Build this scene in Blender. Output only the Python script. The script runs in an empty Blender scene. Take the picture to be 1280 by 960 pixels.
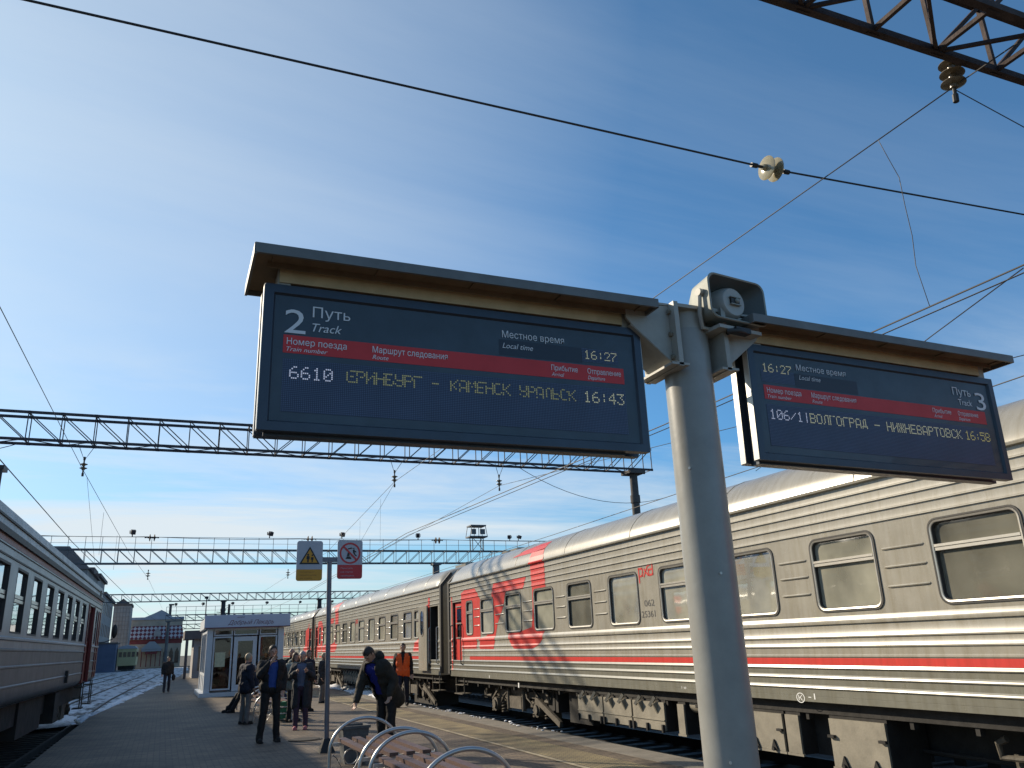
import bpy, bmesh, math, random
from mathutils import Vector, Matrix, Euler, noise as mnoise

S = bpy.context.scene
C = S.collection
R = math.radians
rnd = random.Random(7)

# ------------------------------------------------------------------ camera
cam_d = bpy.data.cameras.new('camera')
cam_d.sensor_width = 36.0
cam_d.lens = 36.0 * 1002.0 / 1280.0
cam_d.clip_start = 0.05
cam_d.clip_end = 5000.0
cam = bpy.data.objects.new('camera', cam_d)
C.objects.link(cam)
RX = Vector((0.92341139, -0.38182412, -0.03900955))
DY = Vector((0.08227627, 0.29619766, -0.95157636))
FW = Vector((0.37488934, 0.87548689, 0.30492736))
cam.matrix_world = Matrix(((RX.x, -DY.x, -FW.x, 0.0), (RX.y, -DY.y, -FW.y, 0.0),
                           (RX.z, -DY.z, -FW.z, 1.7), (0, 0, 0, 1)))
S.camera = cam

# ------------------------------------------------------------------ light
SUN_AZ = 37.0      # degrees to the left of the track direction (+Y)
SUN_EL = 27.0
sdir = Vector((-math.sin(R(SUN_AZ)) * math.cos(R(SUN_EL)), math.cos(R(SUN_AZ)) * math.cos(R(SUN_EL)), math.sin(R(SUN_EL))))
sun_d = bpy.data.lights.new('sun', 'SUN')
sun_d.energy = 5.0
sun_d.angle = R(0.8)
sun_d.color = (1.0, 0.86, 0.66)
sun = bpy.data.objects.new('sun', sun_d)
sun.rotation_euler = sdir.to_track_quat('Z', 'Y').to_euler()
sun.location = (-30, 40, 30)
C.objects.link(sun)

W = bpy.data.worlds.new('World')
S.world = W
W.use_nodes = True
nt = W.node_tree
nt.nodes.clear()
def N(t, tree=None, **kw):
    n = (tree or nt).nodes.new(t)
    for k, v in kw.items():
        setattr(n, k, v)
    return n
out = N('ShaderNodeOutputWorld')
bg = N('ShaderNodeBackground')
bg.inputs['Strength'].default_value = 0.112
sky = N('ShaderNodeTexSky', sky_type='NISHITA', sun_disc=False)
sky.sun_elevation = R(SUN_EL)
sky.sun_rotation = R(-SUN_AZ)
sky.air_density = 1.0
sky.dust_density = 0.5
sky.ozone_density = 2.5
tc = N('ShaderNodeTexCoord')
sep = N('ShaderNodeSeparateXYZ')
nt.links.new(tc.outputs['Generated'], sep.inputs[0])
zc = N('ShaderNodeMath', operation='MAXIMUM'); zc.inputs[1].default_value = 0.03
nt.links.new(sep.outputs['Z'], zc.inputs[0])
zo = N('ShaderNodeMath', operation='ADD'); zo.inputs[1].default_value = 0.05
nt.links.new(zc.outputs[0], zo.inputs[0])
dx = N('ShaderNodeMath', operation='DIVIDE'); dy_ = N('ShaderNodeMath', operation='DIVIDE')
nt.links.new(sep.outputs['X'], dx.inputs[0]); nt.links.new(zo.outputs[0], dx.inputs[1])
nt.links.new(sep.outputs['Y'], dy_.inputs[0]); nt.links.new(zo.outputs[0], dy_.inputs[1])
comb = N('ShaderNodeCombineXYZ')
nt.links.new(dx.outputs[0], comb.inputs[0]); nt.links.new(dy_.outputs[0], comb.inputs[1])
mp = N('ShaderNodeMapping')
mp.inputs['Rotation'].default_value = (0, 0, R(-22))
mp.inputs['Scale'].default_value = (0.16, 0.42, 1.0)
nt.links.new(comb.outputs[0], mp.inputs[0])
n1 = N('ShaderNodeTexNoise'); n1.inputs['Scale'].default_value = 1.6; n1.inputs['Detail'].default_value = 8.0
n1.inputs['Roughness'].default_value = 0.62; n1.inputs['Distortion'].default_value = 0.5
nt.links.new(mp.outputs[0], n1.inputs['Vector'])
rp = N('ShaderNodeValToRGB')
rp.color_ramp.elements[0].position = 0.43; rp.color_ramp.elements[1].position = 0.66
nt.links.new(n1.outputs['Fac'], rp.inputs[0])
# thin cloud: streaks low over the horizon, a veil towards the sun
def vmath(op, a=None, b=None, c=None):
    n = N('ShaderNodeMath', operation=op)
    for k, v in enumerate((a, b, c)):
        if v is None: continue
        if isinstance(v, (int, float)): n.inputs[k].default_value = v
        else: nt.links.new(v, n.inputs[k])
    return n.outputs[0]
def vrange(v, a, b, c, d):
    n = N('ShaderNodeMapRange'); n.clamp = True
    for k, q in zip(('From Min', 'From Max', 'To Min', 'To Max'), (a, b, c, d)): n.inputs[k].default_value = q
    nt.links.new(v, n.inputs['Value']); return n.outputs[0]
dotn = N('ShaderNodeVectorMath', operation='DOT_PRODUCT'); dotn.inputs[1].default_value = sdir
nt.links.new(tc.outputs['Generated'], dotn.inputs[0])
veil = vrange(dotn.outputs['Value'], 0.50, 0.93, 0.0, 0.62)
n2 = N('ShaderNodeTexNoise'); n2.inputs['Scale'].default_value = 0.9; n2.inputs['Detail'].default_value = 6.0
nt.links.new(mp.outputs[0], n2.inputs['Vector'])
veil = vmath('MULTIPLY', veil, vrange(n2.outputs['Fac'], 0.3, 0.7, 0.55, 1.0))
band = vrange(sep.outputs['Z'], 0.34, 0.10, 0.16, 0.95)
lowcut = vrange(sep.outputs['Z'], 0.02, 0.10, 0.55, 1.0)
streak = vmath('MULTIPLY', vmath('MULTIPLY', rp.outputs[0], band), lowcut)
cmx = vmath('MINIMUM', vmath('ADD', streak, veil), 0.95)
mixc = N('ShaderNodeMix', data_type='RGBA')
mixc.inputs['B'].default_value = (5.6, 6.15, 6.5, 1)
nt.links.new(cmx, mixc.inputs['Factor'])
elev = N('ShaderNodeValToRGB')
ee = elev.color_ramp.elements
ee[0].position = 0.0; ee[0].color = (0.56, 0.74, 0.86, 1); ee[1].position = 0.62; ee[1].color = (0.66, 0.98, 1.10, 1)
e3 = ee.new(0.22); e3.color = (0.48, 0.86, 1.10, 1)
nt.links.new(sep.outputs['Z'], elev.inputs[0])
tint = N('ShaderNodeMix', data_type='RGBA', blend_type='MULTIPLY'); tint.inputs['Factor'].default_value = 1.0
nt.links.new(sky.outputs[0], tint.inputs['A'])
nt.links.new(elev.outputs[0], tint.inputs['B'])
nt.links.new(tint.outputs['Result'], mixc.inputs['A'])
nt.links.new(mixc.outputs['Result'], bg.inputs['Color'])
nt.links.new(bg.outputs[0], out.inputs[0])

vs = S.view_settings
vs.view_transform = 'Standard'
vs.look = 'None'
vs.exposure = 0.28
vs.gamma = 1.0
vs.use_curve_mapping = False
S.cycles.max_bounces = 6
S.cycles.use_denoising = True

# ------------------------------------------------------------------ helpers
class MB:
    def __init__(s):
        s.v = []; s.f = []; s.m = []; s.cur = 0
    def add(s, vs_, fs):
        b = len(s.v)
        s.v += [tuple(p) for p in vs_]
        for f in fs:
            s.f.append([b + i for i in f]); s.m.append(s.cur)
    def box(s, x0, x1, y0, y1, z0, z1, M=None):
        p = [(x, y, z) for z in (z0, z1) for y in (y0, y1) for x in (x0, x1)]
        if M is not None: p = [M @ Vector(q) for q in p]
        s.add(p, [(0, 2, 3, 1), (4, 5, 7, 6), (0, 1, 5, 4), (2, 6, 7, 3), (0, 4, 6, 2), (1, 3, 7, 5)])
    def bar(s, a, b, w, h=None, up=(0, 0, 1)):
        a = Vector(a); b = Vector(b); h = h or w
        d = (b - a); L = d.length
        if L < 1e-6: return
        d /= L; u = Vector(up)
        if abs(d.dot(u)) > 0.95: u = Vector((0, 1, 0)) if abs(d.y) < 0.9 else Vector((1, 0, 0))
        x = d.cross(u).normalized(); z = x.cross(d).normalized()
        p = []
        for q in (a, b):
            for sx, sz in ((-1, -1), (1, -1), (1, 1), (-1, 1)):
                p.append(q + x * (sx * w / 2) + z * (sz * h / 2))
        s.add(p, [(3, 2, 1, 0), (4, 5, 6, 7), (0, 1, 5, 4), (1, 2, 6, 5), (2, 3, 7, 6), (3, 0, 4, 7)])
    def tube(s, pts, r, n=8, caps=True):
        pts = [Vector(p) for p in pts]
        k = len(pts)
        rs = r if isinstance(r, (list, tuple)) else [r] * k
        t0 = (pts[1] - pts[0]).normalized()
        u = Vector((0, 0, 1)) if abs(t0.z) < 0.9 else Vector((1, 0, 0))
        x = t0.cross(u).normalized()
        vs_ = []
        for i, p in enumerate(pts):
            if i == 0: t = pts[1] - p
            elif i == k - 1: t = p - pts[i - 1]
            else: t = (pts[i + 1] - p).normalized() + (p - pts[i - 1]).normalized()
            t.normalize()
            x = (x - t * x.dot(t)).normalized()
            y = t.cross(x)
            for j in range(n):
                a = 2 * math.pi * j / n
                vs_.append(p + (x * math.cos(a) + y * math.sin(a)) * rs[i])
        fs = []
        for i in range(k - 1):
            for j in range(n):
                j2 = (j + 1) % n
                fs.append((i * n + j, i * n + j2, (i + 1) * n + j2, (i + 1) * n + j))
        if caps:
            fs.append(tuple(reversed(range(n)))); fs.append(tuple((k - 1) * n + j for j in range(n)))
        s.add(vs_, fs)
    def cyl(s, a, b, r, n=16, r2=None):
        s.tube([a, b], [r, r if r2 is None else r2], n)
    def ell(s, c, r, n=12, m=8, M=None):
        vs_ = []; fs = []
        for i in range(m + 1):
            th = math.pi * i / m
            for j in range(n):
                ph = 2 * math.pi * j / n
                p = Vector((r[0] * math.sin(th) * math.cos(ph), r[1] * math.sin(th) * math.sin(ph), r[2] * math.cos(th)))
                if M is not None: p = M @ p
                vs_.append(Vector(c) + p)
        for i in range(m):
            for j in range(n):
                j2 = (j + 1) % n
                fs.append((i * n + j, (i + 1) * n + j, (i + 1) * n + j2, i * n + j2))
        s.add(vs_, fs)
    def cap(s, a, b, r1, r2, n=10):
        a = Vector(a); b = Vector(b)
        d = b - a
        if d.length < 1e-5: s.ell(a, (r1, r1, r1)); return
        d.normalize()
        pts = []; rs = []
        for i in range(4):
            t = math.pi / 2 * i / 4
            pts.append(a - d * r1 * math.cos(t)); rs.append(max(1e-4, r1 * math.sin(t)))
        pts.append(a); rs.append(r1); pts.append(b); rs.append(r2)
        for i in range(1, 5):
            t = math.pi / 2 * i / 4
            pts.append(b + d * r2 * math.sin(t)); rs.append(max(1e-4, r2 * math.cos(t)))
        s.tube(pts, rs, n)
    def prism(s, poly, fn0, fn1):
        n = len(poly)
        s.add([fn0(p) for p in poly] + [fn1(p) for p in poly],
              [tuple(reversed(range(n))), tuple(range(n, 2 * n))] + [(i, (i + 1) % n, n + (i + 1) % n, n + i) for i in range(n)])
    def loft(s, loops, closed=True, capa=False, capb=False):
        n = len(loops[0]); vs_ = [p for l in loops for p in l]; fs = []
        for i in range(len(loops) - 1):
            for j in range(n if closed else n - 1):
                j2 = (j + 1) % n
                fs.append((i * n + j, i * n + j2, (i + 1) * n + j2, (i + 1) * n + j))
        if capa: fs.append(tuple(reversed(range(n))))
        if capb: fs.append(tuple((len(loops) - 1) * n + j for j in range(n)))
        s.add(vs_, fs)
    def lathe(s, prof, c, axis, n=20):
        # prof: (r, t) along axis from c
        axis = Vector(axis).normalized(); c = Vector(c)
        s.tube([c + axis * t for r, t in prof], [max(r, 1e-4) for r, t in prof], n)
    def mesh(s, name, mats, smooth=None, fix=True):
        me = bpy.data.meshes.new(name)
        me.from_pydata(s.v, [], s.f)
        if not isinstance(mats, (list, tuple)): mats = [mats]
        for m in mats: me.materials.append(m)
        if len(mats) > 1: me.polygons.foreach_set('material_index', s.m)
        if fix:
            bm = bmesh.new(); bm.from_mesh(me)
            bmesh.ops.recalc_face_normals(bm, faces=bm.faces[:])
            bm.to_mesh(me); bm.free()
        if smooth is not None:
            me.polygons.foreach_set('use_smooth', [True] * len(me.polygons))
            me.set_sharp_from_angle(angle=R(smooth))
        me.update()
        return me
    def build(s, name, mats, parent=None, smooth=None, fix=True):
        return link(name, s.mesh(name, mats, smooth, fix), parent)

def link(name, data, parent=None):
    o = bpy.data.objects.new(name, data)
    C.objects.link(o)
    if parent is not None: o.parent = parent
    return o
def tag(o, label=None, cat=None, group=None, kind=None):
    if label: o['label'] = label
    if cat: o['category'] = cat
    if group: o['group'] = group
    if kind: o['kind'] = kind
    return o
def thing(name, label, cat, loc=(0, 0, 0), rz=0.0, group=None):
    o = bpy.data.objects.new(name, None)
    o.empty_display_size = 0.2
    C.objects.link(o)
    o.location = loc
    o.rotation_euler = (0, 0, rz)
    return tag(o, label, cat, group)
def copy_tree(o, parent=None):
    c = o.copy(); C.objects.link(c); c.parent = parent
    for ch in list(o.children): copy_tree(ch, c)
    return c
def struct(name, mb, m, smooth=None):
    return tag(mb.build(name, m, None, smooth), kind='structure')

def mat(name, col, rough=0.6, metal=0.0, var=0.0, vscale=6.0, bump=0.0, bscale=40.0, emit=0.0, spec=0.5, dirt=None, coat=0.0):
    m = bpy.data.materials.new(name); m.use_nodes = True
    t = m.node_tree; b = t.nodes['Principled BSDF']
    b.inputs['Base Color'].default_value = (*col, 1); b.inputs['Roughness'].default_value = rough
    b.inputs['Metallic'].default_value = metal
    b.inputs['Specular IOR Level'].default_value = spec
    b.inputs['Coat Weight'].default_value = coat
    if emit:
        b.inputs['Emission Color'].default_value = (*col, 1); b.inputs['Emission Strength'].default_value = emit
    tco = t.nodes.new('ShaderNodeTexCoord')
    if var:
        n = t.nodes.new('ShaderNodeTexNoise'); n.inputs['Scale'].default_value = vscale
        n.inputs['Detail'].default_value = 7; n.inputs['Roughness'].default_value = 0.65
        t.links.new(tco.outputs['Object'], n.inputs['Vector'])
        mr = t.nodes.new('ShaderNodeMapRange'); mr.inputs['From Min'].default_value = 0.3; mr.inputs['From Max'].default_value = 0.7
        t.links.new(n.outputs['Fac'], mr.inputs['Value'])
        mx = t.nodes.new('ShaderNodeMix'); mx.data_type = 'RGBA'
        d = dirt or tuple(c * (1 - var) for c in col)
        mx.inputs['A'].default_value = (*d, 1); mx.inputs['B'].default_value = (*[min(1, c * (1 + var * 0.5)) for c in col], 1)
        t.links.new(mr.outputs[0], mx.inputs['Factor'])
        t.links.new(mx.outputs['Result'], b.inputs['Base Color'])
        rr = t.nodes.new('ShaderNodeMapRange'); rr.inputs['To Min'].default_value = min(1, rough * 1.25); rr.inputs['To Max'].default_value = rough * 0.85
        t.links.new(n.outputs['Fac'], rr.inputs['Value']); t.links.new(rr.outputs[0], b.inputs['Roughness'])
    if bump:
        n2 = t.nodes.new('ShaderNodeTexNoise'); n2.inputs['Scale'].default_value = bscale; n2.inputs['Detail'].default_value = 6
        t.links.new(tco.outputs['Object'], n2.inputs['Vector'])
        bp = t.nodes.new('ShaderNodeBump'); bp.inputs['Strength'].default_value = bump; bp.inputs['Distance'].default_value = 0.02
        t.links.new(n2.outputs['Fac'], bp.inputs['Height']); t.links.new(bp.outputs[0], b.inputs['Normal'])
    return m

def glass_mat(name, tint=(0.72, 0.78, 0.74), base=0.06, dust=0.0):
    m = bpy.data.materials.new(name); m.use_nodes = True
    t = m.node_tree; t.nodes.clear()
    o = t.nodes.new('ShaderNodeOutputMaterial'); mx = t.nodes.new('ShaderNodeMixShader')
    tr = t.nodes.new('ShaderNodeBsdfTransparent'); tr.inputs[0].default_value = (*tint, 1)
    gl = t.nodes.new('ShaderNodeBsdfGlossy'); gl.inputs['Roughness'].default_value = 0.03
    gl.inputs['Color'].default_value = (0.95, 0.97, 1, 1)
    fr = t.nodes.new('ShaderNodeFresnel'); fr.inputs['IOR'].default_value = 1.6
    ad = t.nodes.new('ShaderNodeMath'); ad.operation = 'ADD'; ad.inputs[1].default_value = base
    tcn = t.nodes.new('ShaderNodeTexCoord'); nz = t.nodes.new('ShaderNodeTexNoise'); nz.inputs['Scale'].default_value = 1.6
    bp = t.nodes.new('ShaderNodeBump'); bp.inputs['Strength'].default_value = 0.04; bp.inputs['Distance'].default_value = 0.05
    t.links.new(tcn.outputs['Object'], nz.inputs['Vector']); t.links.new(nz.outputs['Fac'], bp.inputs['Height']); t.links.new(bp.outputs[0], gl.inputs['Normal'])
    t.links.new(fr.outputs[0], ad.inputs[0]); t.links.new(ad.outputs[0], mx.inputs[0])
    t.links.new(tr.outputs[0], mx.inputs[1]); t.links.new(gl.outputs[0], mx.inputs[2])
    if dust:
        df = t.nodes.new('ShaderNodeBsdfDiffuse'); df.inputs[0].default_value = (0.56, 0.54, 0.43, 1)
        n2 = t.nodes.new('ShaderNodeTexNoise'); n2.inputs['Scale'].default_value = 1.3; n2.inputs['Detail'].default_value = 5
        t.links.new(tcn.outputs['Object'], n2.inputs['Vector'])
        mr = t.nodes.new('ShaderNodeMapRange'); mr.inputs['From Min'].default_value = 0.3; mr.inputs['From Max'].default_value = 0.7
        mr.inputs['To Min'].default_value = dust * 0.5; mr.inputs['To Max'].default_value = dust * 1.3
        t.links.new(n2.outputs['Fac'], mr.inputs['Value'])
        m2 = t.nodes.new('ShaderNodeMixShader'); t.links.new(mr.outputs[0], m2.inputs[0]); t.links.new(mx.outputs[0], m2.inputs[1]); t.links.new(df.outputs[0], m2.inputs[2])
        t.links.new(m2.outputs[0], o.inputs[0])
    else:
        t.links.new(mx.outputs[0], o.inputs[0])
    return m

_txt = {}
def text_geo(txt, shear=0.0):
    """triangles of a line of lettering: verts (x, y) with cap height about 0.7, and faces"""
    k = (txt, shear)
    if k in _txt: return _txt[k]
    vs_ = []; fs = []; x = 0.0; run = ''
    for ch in txt + '\0':
        if ch not in GLYPH and ch != '\0': run += ch; continue
        if run:
            v, f = font_geo(run, shear); b = len(vs_)
            vs_ += [(p[0] + x, p[1]) for p in v]; fs += [tuple(i + b for i in q) for q in f]
            if ch != '\0': x += max(p[0] for p in font_geo(run + 'l', 0)[0]) - max(p[0] for p in font_geo('l', 0)[0])
            run = ''
        if ch in GLYPH:
            adv, polys = GLYPH[ch]
            for q in polys:
                b = len(vs_); vs_ += [(p[0] + x + shear * p[1], p[1]) for p in q[0]]; fs += [tuple(i + b for i in f) for f in q[1]]
            x += adv
    _txt[k] = (vs_, fs)
    return _txt[k]
def _rc(a, b, c, d): return ([(a, c), (b, c), (b, d), (a, d)], [(0, 1, 2, 3)])
def _bowl(x):
    n = 8; o = [(x, .315)] + [(x + .15 + .155 * math.sin(math.pi * i / n), .1575 + .1575 * math.cos(math.pi * i / n)) for i in range(n + 1)] + [(x, 0)]
    q = [(x, .245)] + [(x + .145 + .08 * math.sin(math.pi * i / n), .1575 + .0875 * math.cos(math.pi * i / n)) for i in range(n + 1)] + [(x, .07)]
    m = len(o); return (o + q, [(i, i + 1, m + i + 1, m + i) for i in range(m - 1)])
GLYPH = {'н': (.60, [_rc(.08, .165, 0, .53), _rc(.435, .52, 0, .53), _rc(.165, .435, .235, .305)]),
         'ь': (.54, [_rc(.08, .165, 0, .53), _bowl(.165)]), 'ы': (.78, [_rc(.08, .165, 0, .53), _bowl(.165), _rc(.60, .685, 0, .53)])}
def font_geo(txt, shear):
    k = (txt, shear, 'f')
    if k in _txt: return _txt[k]
    cu = bpy.data.curves.new('lettering', 'FONT'); cu.body = txt; cu.size = 1.0; cu.shear = shear; cu.resolution_u = 3
    o = bpy.data.objects.new('lettering', cu); C.objects.link(o)
    bpy.context.view_layer.update()
    dg = bpy.context.evaluated_depsgraph_get()
    me = bpy.data.meshes.new_from_object(o.evaluated_get(dg))
    vs_ = [(v.co.x, v.co.y) for v in me.vertices]; fs = [tuple(p.vertices) for p in me.polygons]
    bpy.data.objects.remove(o); bpy.data.curves.remove(cu); bpy.data.meshes.remove(me)
    _txt[k] = (vs_, fs)
    return _txt[k]
def put_text(mb, txt, fn, x0, y0, width, height, shear=0.0):
    """lettering fitted to a box: left edge x0, baseline y0, total width, cap height; fn maps (x, y) to a point"""
    vs_, fs = text_geo(txt, shear)
    if not vs_: return
    xa = min(v[0] for v in vs_); xb = max(v[0] for v in vs_)
    sx = width / (xb - xa); sy = height / 0.70
    mb.add([fn(x0 + (v[0] - xa) * sx, y0 + v[1] * sy) for v in vs_], fs)

# ------------------------------------------------------------------ materials
M = {}
M['train'] = mat('train_grey_paint', (0.345, 0.323, 0.27), 0.26, 0.0, 0.16, 2.5, spec=0.6, bump=0.10, bscale=1.8)
def grime(m, k=0.72):
    t = m.node_tree; b = t.nodes['Principled BSDF']; src = b.inputs['Base Color'].links[0].from_socket
    tco = t.nodes.new('ShaderNodeTexCoord'); mp_ = t.nodes.new('ShaderNodeMapping'); mp_.inputs['Scale'].default_value = (1, 7.0, 0.55)
    t.links.new(tco.outputs['Object'], mp_.inputs[0])
    n = t.nodes.new('ShaderNodeTexNoise'); n.inputs['Scale'].default_value = 1.6; n.inputs['Detail'].default_value = 8; n.inputs['Roughness'].default_value = 0.7
    t.links.new(mp_.outputs[0], n.inputs['Vector'])
    r = t.nodes.new('ShaderNodeValToRGB'); e = r.color_ramp.elements
    e[0].position = 0.36; e[0].color = (k, k * .97, k * .90, 1); e[1].position = 0.56; e[1].color = (1, 1, 1, 1)
    t.links.new(n.outputs['Fac'], r.inputs[0])
    mx = t.nodes.new('ShaderNodeMix'); mx.data_type = 'RGBA'; mx.blend_type = 'MULTIPLY'; mx.inputs['Factor'].default_value = 1
    t.links.new(src, mx.inputs['A']); t.links.new(r.outputs[0], mx.inputs['B']); t.links.new(mx.outputs['Result'], b.inputs['Base Color'])
grime(M['train'], .84)
M['roof'] = mat('train_roof_paint', (0.32, 0.30, 0.255), 0.26, 0.1, 0.18, 1.8, spec=0.6, bump=0.06, bscale=2.0)
M['red'] = mat('train_red_paint', (0.60, 0.045, 0.035), 0.36, 0.0, 0.12, 3.0, spec=0.5)
M['sill'] = mat('train_lower_grey_paint', (0.20, 0.195, 0.16), 0.27, 0.0, 0.2, 3.0, spec=0.6)
M['rubber'] = mat('dark_rubber', (0.03, 0.028, 0.026), 0.6)
M['alu'] = mat('window_aluminium', (0.55, 0.52, 0.46), 0.32, 0.7, 0.1, 8)
M['glass'] = glass_mat('train_glass', (0.74, 0.80, 0.70), 0.02, 0.26)
M['glass_hazy'] = glass_mat('hazy_train_glass', (0.78, 0.82, 0.70), 0.02, 0.52)
M['glass_dark'] = glass_mat('tinted_glass', (0.30, 0.32, 0.33), 0.10)
M['glass_e'] = glass_mat('suburban_train_glass', (0.30, 0.33, 0.34), 0.35)
M['under'] = mat('dark_metal_and_shade', (0.022, 0.02, 0.018), 0.8, 0.0, 0.4, 5, bump=0.3, bscale=14)  # underframe metal; also painted shade in the doorways and on box sides
M['bogie'] = mat('dusty_bogie_metal', (0.10, 0.085, 0.064), 0.75, 0.0, 0.6, 6, bump=0.4, bscale=18)
M['ubox'] = mat('dusty_box_paint', (0.25, 0.225, 0.175), 0.6, 0.0, 0.3, 4, bump=0.1)
M['blackm'] = mat('black_metal', (0.015, 0.015, 0.015), 0.5)
M['inside'] = mat('carriage_interior_panel', (0.36, 0.30, 0.22), 0.6)
M['curtain_pale'] = mat('pale_curtain', (0.75, 0.76, 0.60), 0.9, 0, 0.25, 3)
M['curtain_grey'] = mat('grey_blind', (0.26, 0.25, 0.22), 0.9, 0, 0.3, 3)
M['etrain'] = mat('suburban_train_paint', (0.215, 0.235, 0.265), 0.36, 0.0, 0.2, 2.2, spec=0.6)
M['etrain_low'] = mat('suburban_train_lower_paint', (0.075, 0.09, 0.108), 0.40, 0.0, 0.25, 2.2)
M['etrain_roof'] = mat('suburban_train_roof', (0.40, 0.42, 0.44), 0.45, 0.1, 0.2, 2)
for q in ('sill', 'red', 'etrain', 'etrain_low', 'etrain_roof', 'roof'): grime(M[q], .84)
M['dred'] = mat('dark_red_paint', (0.17, 0.018, 0.016), 0.4, 0, 0.25, 3)
M['white'] = mat('white_paint', (0.78, 0.78, 0.76), 0.5)
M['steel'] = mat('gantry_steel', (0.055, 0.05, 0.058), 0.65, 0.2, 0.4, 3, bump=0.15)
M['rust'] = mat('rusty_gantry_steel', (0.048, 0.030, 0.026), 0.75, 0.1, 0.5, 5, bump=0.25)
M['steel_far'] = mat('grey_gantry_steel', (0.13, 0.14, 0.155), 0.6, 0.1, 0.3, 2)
M['wire'] = mat('wire_metal', (0.035, 0.032, 0.03), 0.55, 0.3)
M['concrete'] = mat('mast_concrete', (0.22, 0.20, 0.18), 0.85, 0, 0.3, 3, bump=0.2)
M['mast_dark'] = mat('dark_mast_concrete', (0.10, 0.09, 0.085), 0.85, 0, 0.3, 3, bump=0.2)
M['pole'] = mat('sign_pole_paint', (0.29, 0.29, 0.27), 0.32, 0.0, 0.15, 5, spec=0.5, bump=0.06, bscale=14)
M['bracket'] = mat('bracket_paint', (0.36, 0.35, 0.31), 0.45, 0.0, 0.15, 9)
M['frame'] = mat('display_frame_paint', (0.040, 0.054, 0.076), 0.34, 0.2, 0.15, 6)
M['face'] = mat('display_face_film', (0.036, 0.050, 0.066), 0.40, 0.0, 0.3, 4, coat=0.25)
M['face_dark'] = mat('display_dark_panel', (0.020, 0.028, 0.045), 0.45)
M['band'] = mat('display_red_band', (0.62, 0.026, 0.026), 0.45, 0, 0.12, 5)
M['lettering'] = mat('display_white_lettering', (0.74, 0.76, 0.78), 0.6)
M['canopy_top'] = mat('canopy_metal', (0.16, 0.165, 0.16), 0.5, 0.1, 0.2, 6)
M['canopy_in'] = mat('canopy_underside_brown', (0.20, 0.145, 0.088), 0.7, 0, 0.35, 5, bump=0.1)
M['beam'] = mat('canopy_beam_paint', (0.55, 0.43, 0.25), 0.6, 0, 0.25, 5)
M['alu_side'] = mat('display_side_aluminium', (0.60, 0.58, 0.53), 0.35, 0.3, 0.1, 10)
M['led_w'] = mat('white_led', (0.80, 0.80, 0.92), 0.5, emit=0.22)
M['led_y'] = mat('yellow_led', (0.50, 0.46, 0.20), 0.6, emit=0.12)
M['led_g'] = mat('gold_led', (0.75, 0.62, 0.20), 0.5, emit=0.2)
M['led_c'] = mat('cream_led', (0.72, 0.68, 0.42), 0.5, emit=0.22)
M['horn'] = mat('loudspeaker_plastic', (0.30, 0.31, 0.27), 0.5, 0, 0.15, 8)
M['cone'] = mat('loudspeaker_cone_grey', (0.40, 0.40, 0.37), 0.5, 0, 0.1, 8)
M['horn_in'] = mat('loudspeaker_dark_plastic', (0.10, 0.115, 0.115), 0.5)
M['galv'] = mat('galvanised_tube', (0.50, 0.50, 0.50), 0.33, 0.75, 0.15, 6)
M['post'] = mat('grey_post_paint', (0.17, 0.17, 0.20), 0.45, 0.2, 0.15, 6)
M['wood'] = mat('brown_bench_wood', (0.105, 0.060, 0.050), 0.5, 0, 0.35, 14, bump=0.15)
M['plate'] = mat('sign_plate_white', (0.42, 0.43, 0.48), 0.5, 0, 0.08, 5)
M['amber'] = mat('sign_amber', (0.55, 0.26, 0.02), 0.5, 0, 0.1, 4)
M['sred'] = mat('sign_red', (0.50, 0.035, 0.04), 0.5, 0, 0.08, 4)
M['black'] = mat('sign_black', (0.012, 0.012, 0.014), 0.55)
M['ins'] = mat('glass_insulator', (0.33, 0.29, 0.18), 0.12, 0, 0.2, 30, spec=0.8)
M['ins_dark'] = mat('brown_insulator', (0.14, 0.11, 0.07), 0.25, 0, 0.2, 30)
M['kiosk'] = mat('kiosk_white_frame', (0.62, 0.64, 0.66), 0.45, 0, 0.08, 3)
M['kiosk_sign'] = mat('kiosk_sign_board', (0.50, 0.52, 0.60), 0.5, 0, 0.06, 3)
M['maroon'] = mat('maroon_trim', (0.12, 0.015, 0.035), 0.5)
M['kglass'] = glass_mat('kiosk_glass', (0.48, 0.44, 0.40), 0.0)
M['poster'] = mat('cream_poster', (0.60, 0.58, 0.38), 0.7, 0, 0.2, 12)
M['shelf'] = mat('kiosk_brown_panel', (0.16, 0.085, 0.055), 0.6, 0, 0.4, 3)
M['bin'] = mat('bin_grey', (0.10, 0.105, 0.11), 0.8, 0, 0.3, 10, bump=0.3)
M['green'] = mat('green_plastic', (0.03, 0.18, 0.09), 0.5)
M['skin'] = mat('skin', (0.46, 0.27, 0.19), 0.55)
M['hair_dark'] = mat('dark_hair', (0.025, 0.018, 0.014), 0.6)
M['hair_brown'] = mat('brown_hair', (0.08, 0.045, 0.025), 0.6)
M['hair_grey'] = mat('grey_hair', (0.34, 0.31, 0.29), 0.6)
M['hair_fair'] = mat('fair_hair', (0.40, 0.30, 0.19), 0.6)
M['cl_black'] = mat('black_cloth', (0.014, 0.013, 0.014), 0.85, 0, 0.3, 20)
M['cl_navy'] = mat('navy_cloth', (0.016, 0.019, 0.034), 0.85, 0, 0.3, 20)
M['cl_blue'] = mat('blue_shirt', (0.02, 0.06, 0.26), 0.8)
M['cl_royal'] = mat('royal_blue_shirt', (0.012, 0.018, 0.20), 0.8)
M['cl_grey'] = mat('grey_trousers', (0.15, 0.145, 0.14), 0.85)
M['cl_sage'] = mat('grey_green_coat', (0.20, 0.225, 0.20), 0.7, 0, 0.25, 12)
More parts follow.
